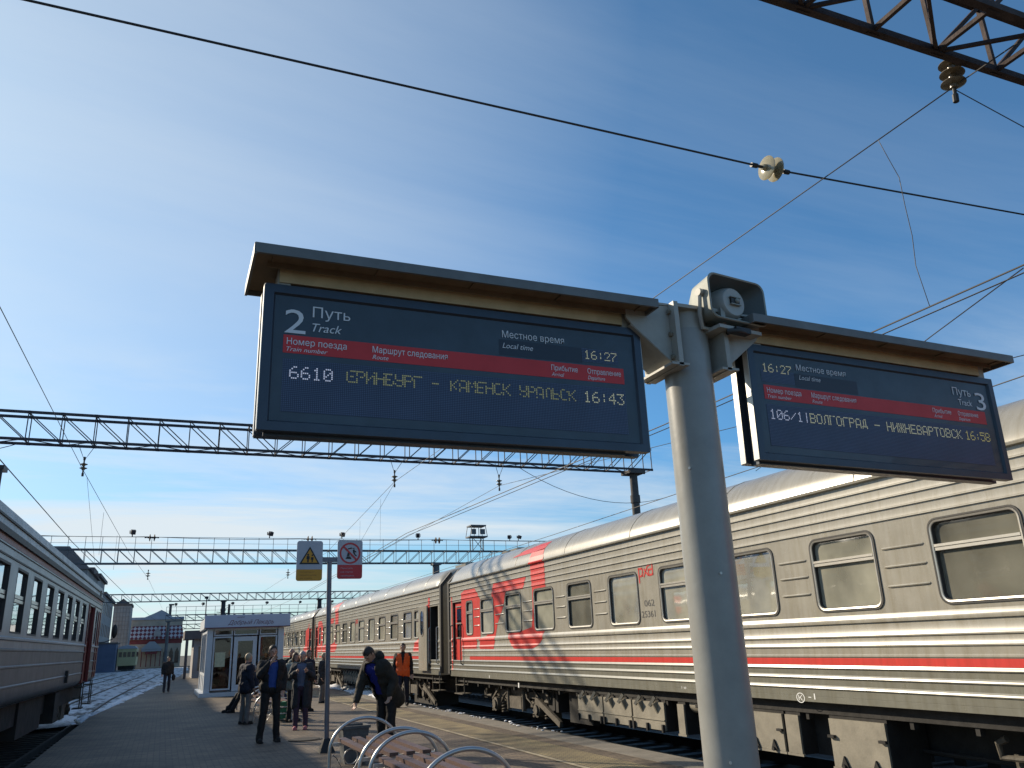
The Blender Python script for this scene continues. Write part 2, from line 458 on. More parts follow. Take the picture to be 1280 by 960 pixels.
M['cl_coat'] = mat('dark_slate_coat', (0.03, 0.035, 0.042), 0.85, 0, 0.25, 15)
M['cl_shirt'] = mat('grey_blue_jumper', (0.10, 0.125, 0.19), 0.85)
M['cl_jeans'] = mat('blue_jeans', (0.025, 0.04, 0.09), 0.85)
M['cl_purple'] = mat('plum_trousers', (0.05, 0.032, 0.06), 0.85)
M['cl_pink'] = mat('pink_trainers', (0.45, 0.14, 0.17), 0.6)
M['cl_olive'] = mat('dark_olive_jacket', (0.026, 0.022, 0.016), 0.8, 0, 0.3, 15)
M['hiviz'] = mat('orange_vest_cloth', (0.95, 0.13, 0.02), 0.7, 0, 0.15, 10)
M['reflect'] = mat('grey_reflective_tape', (0.55, 0.55, 0.5), 0.4)
M['wall_grey'] = mat('grey_render_wall', (0.27, 0.25, 0.24), 0.9, 0, 0.25, 0.5)
M['wall_stone'] = mat('pale_stone_wall', (0.38, 0.36, 0.35), 0.9, 0, 0.3, 0.6)
M['wall_cream'] = mat('cream_station_wall', (0.44, 0.37, 0.29), 0.85, 0, 0.2, 0.6)
M['wall_red'] = mat('red_station_wall', (0.22, 0.05, 0.05), 0.85, 0, 0.2, 1)
M['roof_dark'] = mat('dark_sheet_roof', (0.12, 0.10, 0.095), 0.7, 0, 0.3, 0.6)
M['roof_pale'] = mat('pale_sheet_roof', (0.34, 0.37, 0.42), 0.6, 0, 0.15, 0.6)
M['win_dark'] = mat('dark_window_glass', (0.02, 0.025, 0.03), 0.12)
M['blue_shed'] = mat('blue_grey_metal_cladding', (0.09, 0.12, 0.20), 0.6, 0, 0.2, 0.7)
M['cream_wagon'] = mat('cream_wagon_paint', (0.42, 0.38, 0.20), 0.5, 0, 0.15, 0.8)
M['rail'] = mat('rail_steel', (0.05, 0.042, 0.036), 0.6, 0.3, 0.3, 3)

def snow_mat():
    m = bpy.data.materials.new('trodden_snow'); m.use_nodes = True
    t = m.node_tree; b = t.nodes['Principled BSDF']; b.inputs['Roughness'].default_value = 0.8
    tco = t.nodes.new('ShaderNodeTexCoord')
    mp_ = t.nodes.new('ShaderNodeMapping'); mp_.inputs['Scale'].default_value = (1.6, 0.35, 1)
    t.links.new(tco.outputs['Object'], mp_.inputs[0])
    n = t.nodes.new('ShaderNodeTexNoise'); n.inputs['Scale'].default_value = 1.3; n.inputs['Detail'].default_value = 9; n.inputs['Roughness'].default_value = 0.68
    t.links.new(mp_.outputs[0], n.inputs['Vector'])
    r = t.nodes.new('ShaderNodeValToRGB'); e = r.color_ramp.elements
    e[0].position = 0.40; e[0].color = (0.055, 0.05, 0.048, 1); e[1].position = 0.52; e[1].color = (0.58, 0.60, 0.63, 1)
    t.links.new(n.outputs['Fac'], r.inputs[0]); t.links.new(r.outputs[0], b.inputs['Base Color'])
    bp = t.nodes.new('ShaderNodeBump'); bp.inputs['Strength'].default_value = 0.6; bp.inputs['Distance'].default_value = 0.05
    t.links.new(n.outputs['Fac'], bp.inputs['Height']); t.links.new(bp.outputs[0], b.inputs['Normal'])
    return m
M['snow_mix'] = snow_mat()
M['snow'] = mat('clean_snow', (0.78, 0.79, 0.82), 0.7, 0, 0.15, 9, bump=0.5, bscale=20)

def paving_mat():
    m = bpy.data.materials.new('block_paving'); m.use_nodes = True
    t = m.node_tree; b = t.nodes['Principled BSDF']; b.inputs['Roughness'].default_value = 0.72
    tco = t.nodes.new('ShaderNodeTexCoord')
    br = t.nodes.new('ShaderNodeTexBrick')
    br.inputs['Scale'].default_value = 1.0; br.inputs['Brick Width'].default_value = 0.20; br.inputs['Row Height'].default_value = 0.10
    br.inputs['Mortar Size'].default_value = 0.009; br.inputs['Mortar Smooth'].default_value = 0.3
    br.inputs['Color1'].default_value = (0.190, 0.150, 0.108, 1); br.inputs['Color2'].default_value = (0.110, 0.090, 0.068, 1)
    br.inputs['Mortar'].default_value = (0.040, 0.034, 0.030, 1)
    t.links.new(tco.outputs['Object'], br.inputs['Vector'])
    n = t.nodes.new('ShaderNodeTexNoise'); n.inputs['Scale'].default_value = 0.55; n.inputs['Detail'].default_value = 9; n.inputs['Roughness'].default_value = 0.7
    t.links.new(tco.outputs['Object'], n.inputs['Vector'])
    r = t.nodes.new('ShaderNodeValToRGB'); e = r.color_ramp.elements
    e[0].position = 0.36; e[0].color = (0.42, 0.40, 0.40, 1); e[1].position = 0.62; e[1].color = (1.15, 1.1, 1.02, 1)
    t.links.new(n.outputs['Fac'], r.inputs[0])
    mx = t.nodes.new('ShaderNodeMix'); mx.data_type = 'RGBA'; mx.blend_type = 'MULTIPLY'; mx.inputs['Factor'].default_value = 1
    t.links.new(br.outputs['Color'], mx.inputs['A']); t.links.new(r.outputs[0], mx.inputs['B'])
    t.links.new(mx.outputs['Result'], b.inputs['Base Color'])
    bp = t.nodes.new('ShaderNodeBump'); bp.inputs['Strength'].default_value = 0.5; bp.inputs['Distance'].default_value = 0.006; bp.invert = True
    n3 = t.nodes.new('ShaderNodeTexNoise'); n3.inputs['Scale'].default_value = 30; n3.inputs['Detail'].default_value = 5
    t.links.new(tco.outputs['Object'], n3.inputs['Vector'])
    ad = t.nodes.new('ShaderNodeMath'); ad.operation = 'MULTIPLY_ADD'; ad.inputs[1].default_value = 0.5
    t.links.new(n3.outputs['Fac'], ad.inputs[0]); t.links.new(br.outputs['Fac'], ad.inputs[2])
    t.links.new(ad.outputs[0], bp.inputs['Height']); t.links.new(bp.outputs[0], b.inputs['Normal'])
    return m
M['paving'] = paving_mat()

def tactile_mat():
    m = bpy.data.materials.new('tactile_paving'); m.use_nodes = True
    t = m.node_tree; b = t.nodes['Principled BSDF']; b.inputs['Roughness'].default_value = 0.75
    tco = t.nodes.new('ShaderNodeTexCoord')
    v = t.nodes.new('ShaderNodeTexVoronoi'); v.inputs['Scale'].default_value = 15.0; v.voronoi_dimensions = '2D'; v.inputs['Randomness'].default_value = 0.0
    t.links.new(tco.outputs['Object'], v.inputs['Vector'])
    r = t.nodes.new('ShaderNodeValToRGB'); e = r.color_ramp.elements
    e[0].position = 0.28; e[0].color = (0.40, 0.32, 0.17, 1); e[1].position = 0.40; e[1].color = (0.10, 0.082, 0.058, 1)
    t.links.new(v.outputs['Distance'], r.inputs[0])
    n = t.nodes.new('ShaderNodeTexNoise'); n.inputs['Scale'].default_value = 1.2; n.inputs['Detail'].default_value = 8
    t.links.new(tco.outputs['Object'], n.inputs['Vector'])
    r2 = t.nodes.new('ShaderNodeValToRGB'); e = r2.color_ramp.elements
    e[0].position = 0.38; e[0].color = (0.5, 0.5, 0.5, 1); e[1].position = 0.62; e[1].color = (1.1, 1.1, 1.0, 1)
    t.links.new(n.outputs['Fac'], r2.inputs[0])
    mx = t.nodes.new('ShaderNodeMix'); mx.data_type = 'RGBA'; mx.blend_type = 'MULTIPLY'; mx.inputs['Factor'].default_value = 1
    t.links.new(r.outputs[0], mx.inputs['A']); t.links.new(r2.outputs[0], mx.inputs['B']); t.links.new(mx.outputs['Result'], b.inputs['Base Color'])
    bp = t.nodes.new('ShaderNodeBump'); bp.inputs['Strength'].default_value = 0.9; bp.inputs['Distance'].default_value = 0.008; bp.invert = True
    t.links.new(r.outputs[0], bp.inputs['Height']); bp.invert = False
    t.links.new(bp.outputs[0], b.inputs['Normal'])
    return m
M['tactile'] = tactile_mat()
M['edge'] = mat('platform_edge_concrete', (0.20, 0.18, 0.15), 0.8, 0, 0.35, 2.5, bump=0.3)
M['ballast'] = mat('dark_ballast', (0.035, 0.031, 0.027), 0.95, 0, 0.6, 9, bump=1.0, bscale=22)

def led_grid_mat():
    m = bpy.data.materials.new('led_matrix_off'); m.use_nodes = True
    t = m.node_tree; b = t.nodes['Principled BSDF']; b.inputs['Roughness'].default_value = 0.45
    tco = t.nodes.new('ShaderNodeTexCoord')
    v = t.nodes.new('ShaderNodeTexVoronoi'); v.inputs['Scale'].default_value = 1 / 0.0086; v.inputs['Randomness'].default_value = 0.0; v.voronoi_dimensions = '2D'
    sp = t.nodes.new('ShaderNodeSeparateXYZ'); cb = t.nodes.new('ShaderNodeCombineXYZ')
    t.links.new(tco.outputs['Object'], sp.inputs[0]); t.links.new(sp.outputs['X'], cb.inputs[0]); t.links.new(sp.outputs['Z'], cb.inputs[1])
    t.links.new(cb.outputs[0], v.inputs['Vector'])
    r = t.nodes.new('ShaderNodeValToRGB'); e = r.color_ramp.elements
    e[0].position = 0.25; e[0].color = (0.075, 0.105, 0.19, 1); e[1].position = 0.42; e[1].color = (0.022, 0.034, 0.068, 1)
    t.links.new(v.outputs['Distance'], r.inputs[0])
    n = t.nodes.new('ShaderNodeTexNoise'); n.inputs['Scale'].default_value = 5; n.inputs['Detail'].default_value = 5
    t.links.new(tco.outputs['Object'], n.inputs['Vector'])
    mr = t.nodes.new('ShaderNodeMapRange'); mr.inputs['To Min'].default_value = 0.7; mr.inputs['To Max'].default_value = 1.25
    t.links.new(n.outputs['Fac'], mr.inputs['Value'])
    mx = t.nodes.new('ShaderNodeMix'); mx.data_type = 'RGBA'; mx.blend_type = 'MULTIPLY'; mx.inputs['Factor'].default_value = 1
    t.links.new(r.outputs[0], mx.inputs['A']); t.links.new(mr.outputs[0], mx.inputs['B']); t.links.new(mx.outputs['Result'], b.inputs['Base Color'])
    return m
M['ledgrid'] = led_grid_mat()

def tile_roof_mat():
    m = bpy.data.materials.new('diamond_tile_roof'); m.use_nodes = True
    t = m.node_tree; b = t.nodes['Principled BSDF']; b.inputs['Roughness'].default_value = 0.6
    tco = t.nodes.new('ShaderNodeTexCoord'); mp_ = t.nodes.new('ShaderNodeMapping')
    mp_.inputs['Rotation'].default_value = (0, R(45), 0); mp_.inputs['Scale'].default_value = (1.9, 1.9, 1.9)
    t.links.new(tco.outputs['Object'], mp_.inputs[0])
    sp = t.nodes.new('ShaderNodeSeparateXYZ'); cb = t.nodes.new('ShaderNodeCombineXYZ')
    t.links.new(mp_.outputs[0], sp.inputs[0]); t.links.new(sp.outputs['X'], cb.inputs[0]); t.links.new(sp.outputs['Z'], cb.inputs[1])
    ck = t.nodes.new('ShaderNodeTexChecker'); ck.inputs['Scale'].default_value = 1.0
    ck.inputs['Color1'].default_value = (0.42, 0.40, 0.42, 1); ck.inputs['Color2'].default_value = (0.12, 0.02, 0.03, 1)
    t.links.new(cb.outputs[0], ck.inputs['Vector']); t.links.new(ck.outputs['Color'], b.inputs['Base Color'])
    return m
M['tiles'] = tile_roof_mat()

# ------------------------------------------------------------------ setting: ground, platform, tracks
g = MB(); g.add([(-900, -300, -0.62), (900, -300, -0.62), (900, 1500, -0.62), (-900, 1500, -0.62)], [(0, 1, 2, 3)])
struct('ground', g, M['ballast'])
plat = [(-2.12, -8), (7.06, -8), (7.06, 34), (7.3, 60), (7.6, 110), (3.2, 110), (1.35, 74), (0.02, 57.5), (-0.72, 45), (-1.9, 29)]
g = MB(); g.prism(plat, lambda p: (p[0], p[1], -0.7), lambda p: (p[0], p[1], 0.0)); struct('platform', g, M['paving'])
g = MB()
g.prism([(6.56, -8), (7.07, -8), (7.07, 34), (6.56, 34)], lambda p: (p[0], p[1], -0.12), lambda p: (p[0], p[1], 0.006))
struct('platform_edge', g, M['edge'])
g = MB(); g.add([(5.55, -8, .005), (6.25, -8, .005), (6.25, 60, .005), (5.55, 60, .005)], [(0, 1, 2, 3)])
struct('tactile_paving', g, M['tactile'])
g = MB(); g.add([(5.44, -8, .009), (5.53, -8, .009), (5.53, 60, .009), (5.44, 60, .009)], [(0, 1, 2, 3)])
struct('platform_line', g, mat('worn_line_paint', (0.34, 0.29, 0.20), 0.8, 0, 0.55, 5))

def track(x0, y0, x1, y1, z=-0.25):
    g = MB()
    d = Vector((x1 - x0, y1 - y0, 0)); L = d.length; d.normalize(); nrm_ = Vector((d.y, -d.x, 0))
    for s_ in (-1, 1):
        a = Vector((x0, y0, z - 0.08)) + nrm_ * (0.76 * s_); b = a + d * L
        g.bar(a, b, 0.07, 0.16)
    k = 0
    while k < min(L, 70):
        c = Vector((x0, y0, z - 0.23)) + d * k
        g.bar(c - nrm_ * 1.3, c + nrm_ * 1.3, 0.24, 0.14); k += 0.62
    return struct('railway_track', g, M['rail'])
track(8.95, -8, 8.95, 160)
track(-3.75, -4, -2.95, 46)
track(-2.95, 46, -0.9, 100)
track(-7.9, 20, -4.2, 110)
track(13.6, -8, 13.6, 160)

# snow between the tracks on the left and along the right-hand train
g = MB()
sx = [(-30, 30), (-3.2, 30), (-2.2, 31), (-0.9, 45), (0.0, 58), (1.3, 74), (3.1, 110), (4, 150), (-60, 150), (-60, 60)]
g.add([(x, y, -0.30) for x, y in sx], [tuple(range(len(sx)))])
tag(g.build('snow', M['snow_mix']), 'trodden snow lying between the tracks left of the platform', 'snow', kind='stuff')
def lumps(name, label, pts, rmin, rmax, flat=0.5):
    g = MB()
    for (x, y, z) in pts:
        r = rnd.uniform(rmin, rmax)
        vs0 = len(g.v)
        g.ell((x, y, z), (r * rnd.uniform(.8, 1.5), r * rnd.uniform(.8, 1.9), r * flat), 8, 5)
        for i in range(vs0, len(g.v)):
            v = Vector(g.v[i]); nn = mnoise.noise(v * 9) * r * 0.5
            g.v[i] = (v.x + nn, v.y + nn, v.z + nn * 0.5)
    return tag(g.build(name, M['snow'], None, 60), label, 'snow', kind='stuff')
lumps('snow', 'crumbs of snow along the platform edge beside the grey carriage', [(rnd.uniform(6.95, 7.16), rnd.uniform(14.5, 25), 0.02) for _ in range(60)], 0.008, 0.034)
lumps('snow', 'sunlit snow heaped under the second carriage', [(rnd.uniform(7.0, 8.4), rnd.uniform(29, 42), -0.08) for _ in range(70)], 0.10, 0.34, 0.45)
lumps('snow', 'ridge of dirty snow along the left platform edge', [(-1.98 + (y - 29) * 0.073 * (1 if y > 29 else 0) + rnd.uniform(-.3, .12), y, -0.05) for y in [27 + 31 * rnd.random() ** .8 for _ in range(170)]], 0.04, 0.17, 0.45)

# ------------------------------------------------------------------ passenger carriages on the right
PROF = [(0.845, 0.0), (0.908, 0.0), (0.911, -0.003), (0.914, 0.0)]
for zd in (1.0, 1.12, 1.233):
    PROF += [(zd - 0.006, 0.0), (zd, 0.015), (zd + 0.010, 0.0165), (zd + 0.024, 0.011), (zd + 0.042, 0.0)]
PROF += [(1.362, 0.0), (1.368, 0.012), (1.385, 0.012), (1.40, 0.0)]
for zd in (1.48, 1.587):
    PROF += [(zd - 0.006, 0.0), (zd, 0.015), (zd + 0.010, 0.0165), (zd + 0.024, 0.011), (zd + 0.042, 0.0)]
PROF += [(1.734, 0.0), (1.74, 0.022), (1.765, 0.026), (1.795, 0.018), (1.83, 0.0)]
PROF_W = len(PROF)
for zd in (2.83, 2.95, 3.07, 3.19):
    PROF += [(zd - 0.004, 0.0), (zd, 0.020), (zd + 0.010, 0.019), (zd + 0.020, 0.005), (zd + 0.06, 0.0)]
PROF += [(3.30, 0.0), (3.308, 0.05), (3.33, 0.055), (3.345, 0.03)]
ROOF = [(-0.02, 3.345), (0.005, 3.45), (0.07, 3.56), (0.165, 3.665), (0.30, 3.765), (0.5, 3.845), (0.75, 3.90), (1.1, 3.96), (1.55, 3.985)]
ROOF = ROOF + [(3.1 - x, z) for x, z in reversed(ROOF[:-1])]
def prof_x(z):
    for (za, da), (zb, db) in zip(PROF, PROF[1:]):
        if za <= z <= zb: return -(da + (db - da) * (z - za) / max(zb - za, 1e-6))
    if z > PROF[-1][0]:
        for (xa, za), (xb, zb) in zip(ROOF[:8], ROOF[1:9]):
            if za <= z <= zb: return xa + (xb - xa) * (z - za) / (zb - za)
        return ROOF[8][0]
    return 0.0
ZCUTS = sorted(set([p[0] for p in PROF] + [p[1] for p in ROOF[:9]]))
def clip(poly, z, keep_above):
    o = []
    for i in range(len(poly)):
        a = poly[i]; b = poly[(i + 1) % len(poly)]
        ia = (a[1] >= z) == keep_above or a[1] == z; ib = (b[1] >= z) == keep_above or b[1] == z
        if ia: o.append(a)
        if ia != ib:
            t = (z - a[1]) / (b[1] - a[1]); o.append((a[0] + t * (b[0] - a[0]), z))
    return o
def decal(mb, poly, off=0.004):
    for za, zb in zip(ZCUTS, ZCUTS[1:]):
        p = clip(clip(poly, za, True), zb, False) if poly else []
        q = []
        for pt in p:
            if not q or abs(pt[0] - q[-1][0]) + abs(pt[1] - q[-1][1]) > 1e-5: q.append(pt)
        if len(q) > 2 and abs(q[0][0] - q[-1][0]) + abs(q[0][1] - q[-1][1]) < 1e-5: q.pop()
        if len(q) < 3: continue
        ar = sum(q[i][0] * q[(i + 1) % len(q)][1] - q[(i + 1) % len(q)][0] * q[i][1] for i in range(len(q)))
        if abs(ar) < 1e-5: continue
        vv = []
        for y, z in q:
            if z >= 3.345 - 1e-6: vv.append((prof_x(z) - off * 0.7, y, z + off * 0.8))
            else: vv.append((prof_x(z) - off, y, z))
        mb.add(vv, [tuple(range(len(vv)))])

def rrect(cy, cz, w, h, r, x, n=5):
    o = []
    for (sy, sz, a0) in ((1, 1, 0), (-1, 1, 90), (-1, -1, 180), (1, -1, 270)):
        for i in range(n + 1):
            a = R(a0 + 90 * i / n)
            o.append(Vector((x, cy + sy * (w / 2 - r) + r * math.cos(a), cz + sz * (h / 2 - r) + r * math.sin(a))))
    return o

CAR_L = 22.0
WZ0, WZ1 = 1.89, 2.75
#        centre y, width, transom, curtain
WINS = [(2.50, .54, True, 'curtain_pale', 0), (3.58, 1.02, True, None, 0), (5.30, 1.04, True, None, 0), (7.09, 1.02, True, 'curtain_grey', 0), (8.82, 1.02, False, 'curtain_pale', 2),
        (10.60, 1.02, True, 'curtain_pale', 1), (12.30, 1.02, False, 'curtain_grey', 2), (14.00, 1.02, True, None, 0), (15.66, 1.0, True, 'curtain_pale', 1),
        (17.36, .96, True, 'curtain_pale', 1), (19.06, .92, True, 'curtain_pale', 1), (20.36, .52, True, 'curtain_pale', 1)]
DOORS = [(0.22, 1.02), (21.0, 21.76)]
def make_car():
    root = thing('passenger_carriage', '', 'railway carriage', (7.4, 0.4, 0))
    mb = MB()
    def strip(y0, y1, zlo, zhi):
        pts = [(z, prof_x(z)) for z in sorted(set([zlo, zhi] + [p[0] for p in PROF if zlo < p[0] < zhi]))]
        n = max(1, int((y1 - y0) / 4))
        lo = [[(x, y0 + (y1 - y0) * i / n, z) for z, x in pts] for i in range(n + 1)]
        mb.loft(lo, closed=False)
    d0, d1 = DOORS
    strip(0, d0[0], .845, 3.345); strip(d1[1], CAR_L, .845, 3.345)
    for d in DOORS: strip(d[0], d[1], 2.78, 3.345)
    strip(d0[1], d1[0], .845, 1.83); strip(d0[1], d1[0], 2.815, 3.345)
    ys = d0[1]
    for cy, w, *_ in WINS:
        a, b = cy - w / 2 + .02, cy + w / 2 - .02
        mb.add([(0, ys, 1.83), (0, a, 1.83), (0, a, 2.815), (0, ys, 2.815)], [(0, 1, 2, 3)])
        mb.add([(0, a, 1.83), (0, b, 1.83), (0, b, WZ0 + .02), (0, a, WZ0 + .02)], [(0, 1, 2, 3)])
        mb.add([(0, a, WZ1 - .02), (0, b, WZ1 - .02), (0, b, 2.815), (0, a, 2.815)], [(0, 1, 2, 3)])
        ys = b
    mb.add([(0, ys, 1.83), (0, d1[0], 1.83), (0, d1[0], 2.815), (0, ys, 2.815)], [(0, 1, 2, 3)])
    # far side, ends, floor
    mb.add([(3.1, 0, .845), (3.1, CAR_L, .845), (3.1, CAR_L, 3.345), (3.1, 0, 3.345)], [(0, 1, 2, 3)])
    for y in (0, CAR_L):
        mb.add([(0, y, .845), (3.1, y, .845), (3.1, y, 3.345), (0, y, 3.345)], [(0, 1, 2, 3)])
    mb.add([(0, 0, .845), (3.1, 0, .845), (3.1, CAR_L, .845), (0, CAR_L, .845)], [(0, 1, 2, 3)])
    # short pressed ribs between the windows
    for (a, b) in zip(WINS[1:], WINS[2:]):
        y0 = a[0] + a[1] / 2 + .10; y1 = b[0] - b[1] / 2 - .10
        if abs(a[0] - 10.6) < .1: continue
        if y1 - y0 < .2: continue
        for z in (2.52, 2.32, 2.11):
            mb.tube([(0.004, y0, z), (-0.008, y0 + .03, z), (-0.008, y1 - .03, z), (0.004, y1, z)], 0.013, 6)
    # door recess walls
    for d in DOORS:
        for y in d:
            mb.add([(0, y, .93), (.9, y, .93), (.9, y, 2.78), (0, y, 2.78)], [(0, 1, 2, 3)])
        mb.add([(0, d[0], 2.78), (0, d[1], 2.78), (.9, d[1], 2.78), (.9, d[0], 2.78)], [(0, 1, 2, 3)])
        mb.add([(0, d[0], .93), (0, d[1], .93), (.9, d[1], .93), (.9, d[0], .93)], [(0, 1, 2, 3)])
        mb.add([(0, d[0], .845), (0, d[1], .845), (0, d[1], .93), (0, d[0], .93)], [(0, 1, 2, 3)])
    mb.build('body', M['train'], root, 35, fix=False)
    for d in DOORS:
        mb = MB(); a, b = d[0] + .004, d[1] - .004
        mb.loft([[(.02, a, z0), (.95, a, z0), (.95, b, z0), (.02, b, z0)] for z0 in (.94, 2.775)], closed=False, capa=True, capb=True)
        mb.build('vestibule', M['under'], root)  # near-black lining: the doorway's shade is put into its colour
    # lower dark grey paint zone as a film following the pressed profile
    mb = MB(); decal(mb, [(0.0, .846), (CAR_L, .846), (CAR_L, 1.262), (0.0, 1.262)], .0025)
    mb.build('lower_skirt', M['sill'], root, 35)
    mb = MB(); decal(mb, [(1.3, 1.275), (20.4, 1.275), (20.4, 1.356), (1.3, 1.356)], .005)
    mb.build('red_stripe', M['red'], root)
    # large painted letters
    mb = MB()
    L1 = [(21.0, 2.99), (20.75, 3.05), (19.92, 3.04), (19.72, 2.91), (19.52, 2.73), (19.56, 1.78), (19.8, 1.78), (19.86, 1.55), (20.84, 1.55), (20.95, 1.56), (21.0, 1.7)]
    L2 = [(18.57, 3.06), (16.54, 3.06), (16.73, 2.81), (17.78, 2.82), (17.96, 2.48), (18.36, 2.11), (18.67, 1.53), (19.63, 1.54), (19.61, 1.78), (19.11, 1.84), (18.75, 2.36), (18.71, 2.79)]
    L3 = [(16.30, 3.56), (15.66, 3.60), (15.53, 3.4), (15.52, 2.77), (15.6, 1.9), (15.72, 1.84), (15.76, 1.74), (16.01, 1.59), (16.38, 1.52), (17.39, 1.53), (17.62, 1.68), (17.7, 1.84), (17.63, 1.88), (16.9, 1.9), (16.33, 1.97), (16.23, 2.39), (16.23, 2.78)]
    L4 = [(17.45, 3.56), (16.9, 3.68), (16.2, 3.74), (15.62, 3.74), (15.66, 3.56)]
    def windowless(poly):
        # leave the window openings free: split by columns
        def clipy(p, y, above):
            q = clip([(b, a) for a, b in p], y, above); return [(b, a) for a, b in q]
        segs = []; ys = 0.0
        for cy, w, *_ in WINS:
            segs.append((ys, cy - w / 2 + .01, None)); segs.append((cy - w / 2 + .01, cy + w / 2 - .01, 1)); ys = cy + w / 2 - .01
        segs.append((ys, CAR_L, None))
        o = []
        for y0, y1, win in segs:
            p = clipy(poly, y0, True)
            p = clipy(p, y1, False) if p else p
            if not p: continue
            if win is None: o.append(p)
            else:
                o.append(clip(p, WZ0 + .01, False)); q = clip(p, WZ1 - .01, True); o.append(q)
        return [p for p in o if len(p) > 2]
    for L in (L1, L2, L3, L4, [(21.78, 1.0), (21.86, 1.0), (21.86, 2.95), (21.78, 2.92)], [(1.05, 1.5), (2.9, 1.5), (2.72, 1.75), (2.35, 1.85), (2.2, 2.1), (2.18, 2.7), (1.05, 2.9)], [(1.2, 3.05), (1.03, 3.05), (1.03, 2.83), (1.2, 2.83)]):
        if L in (L1, L2, L3): mb = MB()
        for p in windowless(L): decal(mb, p, .004)
        if L is L1 or L is L2: mb.build('painted_letter', M['red'], root, 35)
        if L is L4: mb.build('painted_letter', M['red'], root, 35); mb = MB()
    mb.build('end_marking', M['red'], root, 35)
    # roof
    mb = MB(); loops = []
    for y, k, dz in ((0, .80, .42), (.06, .90, .22), (.18, .97, .08), (.4, 1, 0), (CAR_L * .33, 1, 0), (CAR_L * .66, 1, 0), (CAR_L - .4, 1, 0), (CAR_L - .18, .97, .08), (CAR_L - .06, .90, .22), (CAR_L, .80, .42)):
        loops.append([(1.55 + (x - 1.55) * (1 if z < 3.4 else (0.5 + 0.5 * k)), y, 3.345 + (z - 3.345) * (1 - dz)) for x, z in ROOF])
    mb.loft(loops, closed=False)
    for lp in (loops[0], loops[-1]): mb.add(lp, [tuple(range(len(lp)))])
    for y in [1.5 + 2.6 * i for i in range(8)]:
        mb.tube([(x - .001, y, z + .001) for x, z in ROOF], .006, 5)
    for y, w in ((1.6, .5), (20.3, .6)):
        mb.box(1.2, 1.9, y - w, y + w, 3.95, 4.09)
    mb.build('roof', M['roof'], root, 40)
    # interior partition
    mb = MB(); mb.box(1.05, 1.09, 1.2, 20.8, .95, 3.2); mb.box(.08, 1.05, 1.2, 20.8, .95, 1.2)
    for y in (2.7, 4.45, 6.2, 7.95, 9.7, 11.45, 13.15, 14.85, 16.5, 18.2, 19.8): mb.box(.35, 1.05, y - .02, y + .02, 1.2, 3.2)
    mb.build('interior', M['inside'], root)
    # windows
    for cy, w, tr, cur, cm_ in WINS:
        h = WZ1 - WZ0; cz = (WZ0 + WZ1) / 2
        mb = MB(); p = rrect(cy, cz, w - .08, h - .08, .07, .038); mb.add(p, [tuple(range(len(p)))])
        win = mb.build('window', M['glass_hazy' if cur else 'glass'], root)
        mb = MB(); mb.cur = 0
        mb.loft([rrect(cy, cz, w + .03, h + .03, .125, .002), rrect(cy, cz, w + .025, h + .025, .12, -.012), rrect(cy, cz, w - .01, h - .01, .105, -.012), rrect(cy, cz, w - .015, h - .015, .10, -.004)])
        mb.cur = 1
        mb.loft([rrect(cy, cz, w - .015, h - .015, .10, -.004), rrect(cy, cz, w - .025, h - .025, .098, -.014), rrect(cy, cz, w - .06, h - .06, .085, -.010), rrect(cy, cz, w - .066, h - .066, .08, .0)])
        mb.cur = 0
        mb.loft([rrect(cy, cz, w - .066, h - .066, .08, .0), rrect(cy, cz, w - .08, h - .08, .075, .005), rrect(cy, cz, w - .085, h - .085, .07, .045)])
        mb.build('frame', [M['rubber'], M['alu']], win, 30)
        if tr:
            mb = MB(); zt = WZ0 + h * .665
            mb.box(-.004, .036, cy - w / 2 + .035, cy + w / 2 - .035, zt - .036, zt - .004); mb.box(-.012, .034, cy - w / 2 + .035, cy + w / 2 - .035, zt + .002, zt + .03)
            mb.build('transom', M['alu'], win)
        if cur:
            mb = MB(); z0 = WZ0 - .05; z1 = WZ1 + .02; n = 24
            y0 = cy - w / 2; y1 = cy + w / 2
            if cm_ == 2: z0 = cz + .08; y1 = cy + w * .12
            pts = [(0.11 + .018 * math.sin(i * 1.9) + .01 * math.sin(i * 4.1), y0 + (y1 - y0) * i / n) for i in range(n + 1)]
            mb.loft([[(x, y, z0) for x, y in pts], [(x, y, z1) for x, y in pts]], closed=False)
            mb.build('curtain', M[cur], win, 60)
    # underframe
    mb = MB(); mb.box(.75, 2.35, .6, 21.4, .28, .842); mb.box(.12, 2.98, .3, 21.7, .70, .843)
    mb.box(.30, .75, 14.3, 15.3, .1, .7); mb.box(.5, 1.2, 2.0, 4.5, -.1, .6)
    for x, z in ((.25, .78), (.33, .70), (.62, .34)):
        mb.tube([(x, .6, z), (x, 6, z - .02), (x, 7, z), (x, 15, z), (x, 15.6, z - .06), (x, 21.2, z)], .022, 6)
    for i in range(26):
        y = 1.0 + i * .8; mb.box(.14, .22, y, y + .05, .62, .84)
    for i in range(14):
        y = rnd.uniform(4.6, 16.4); mb.box(.35, .7, y, y + rnd.uniform(.1, .35), rnd.uniform(.12, .3), .75)
    mb.build('underframe', M['under'], root)
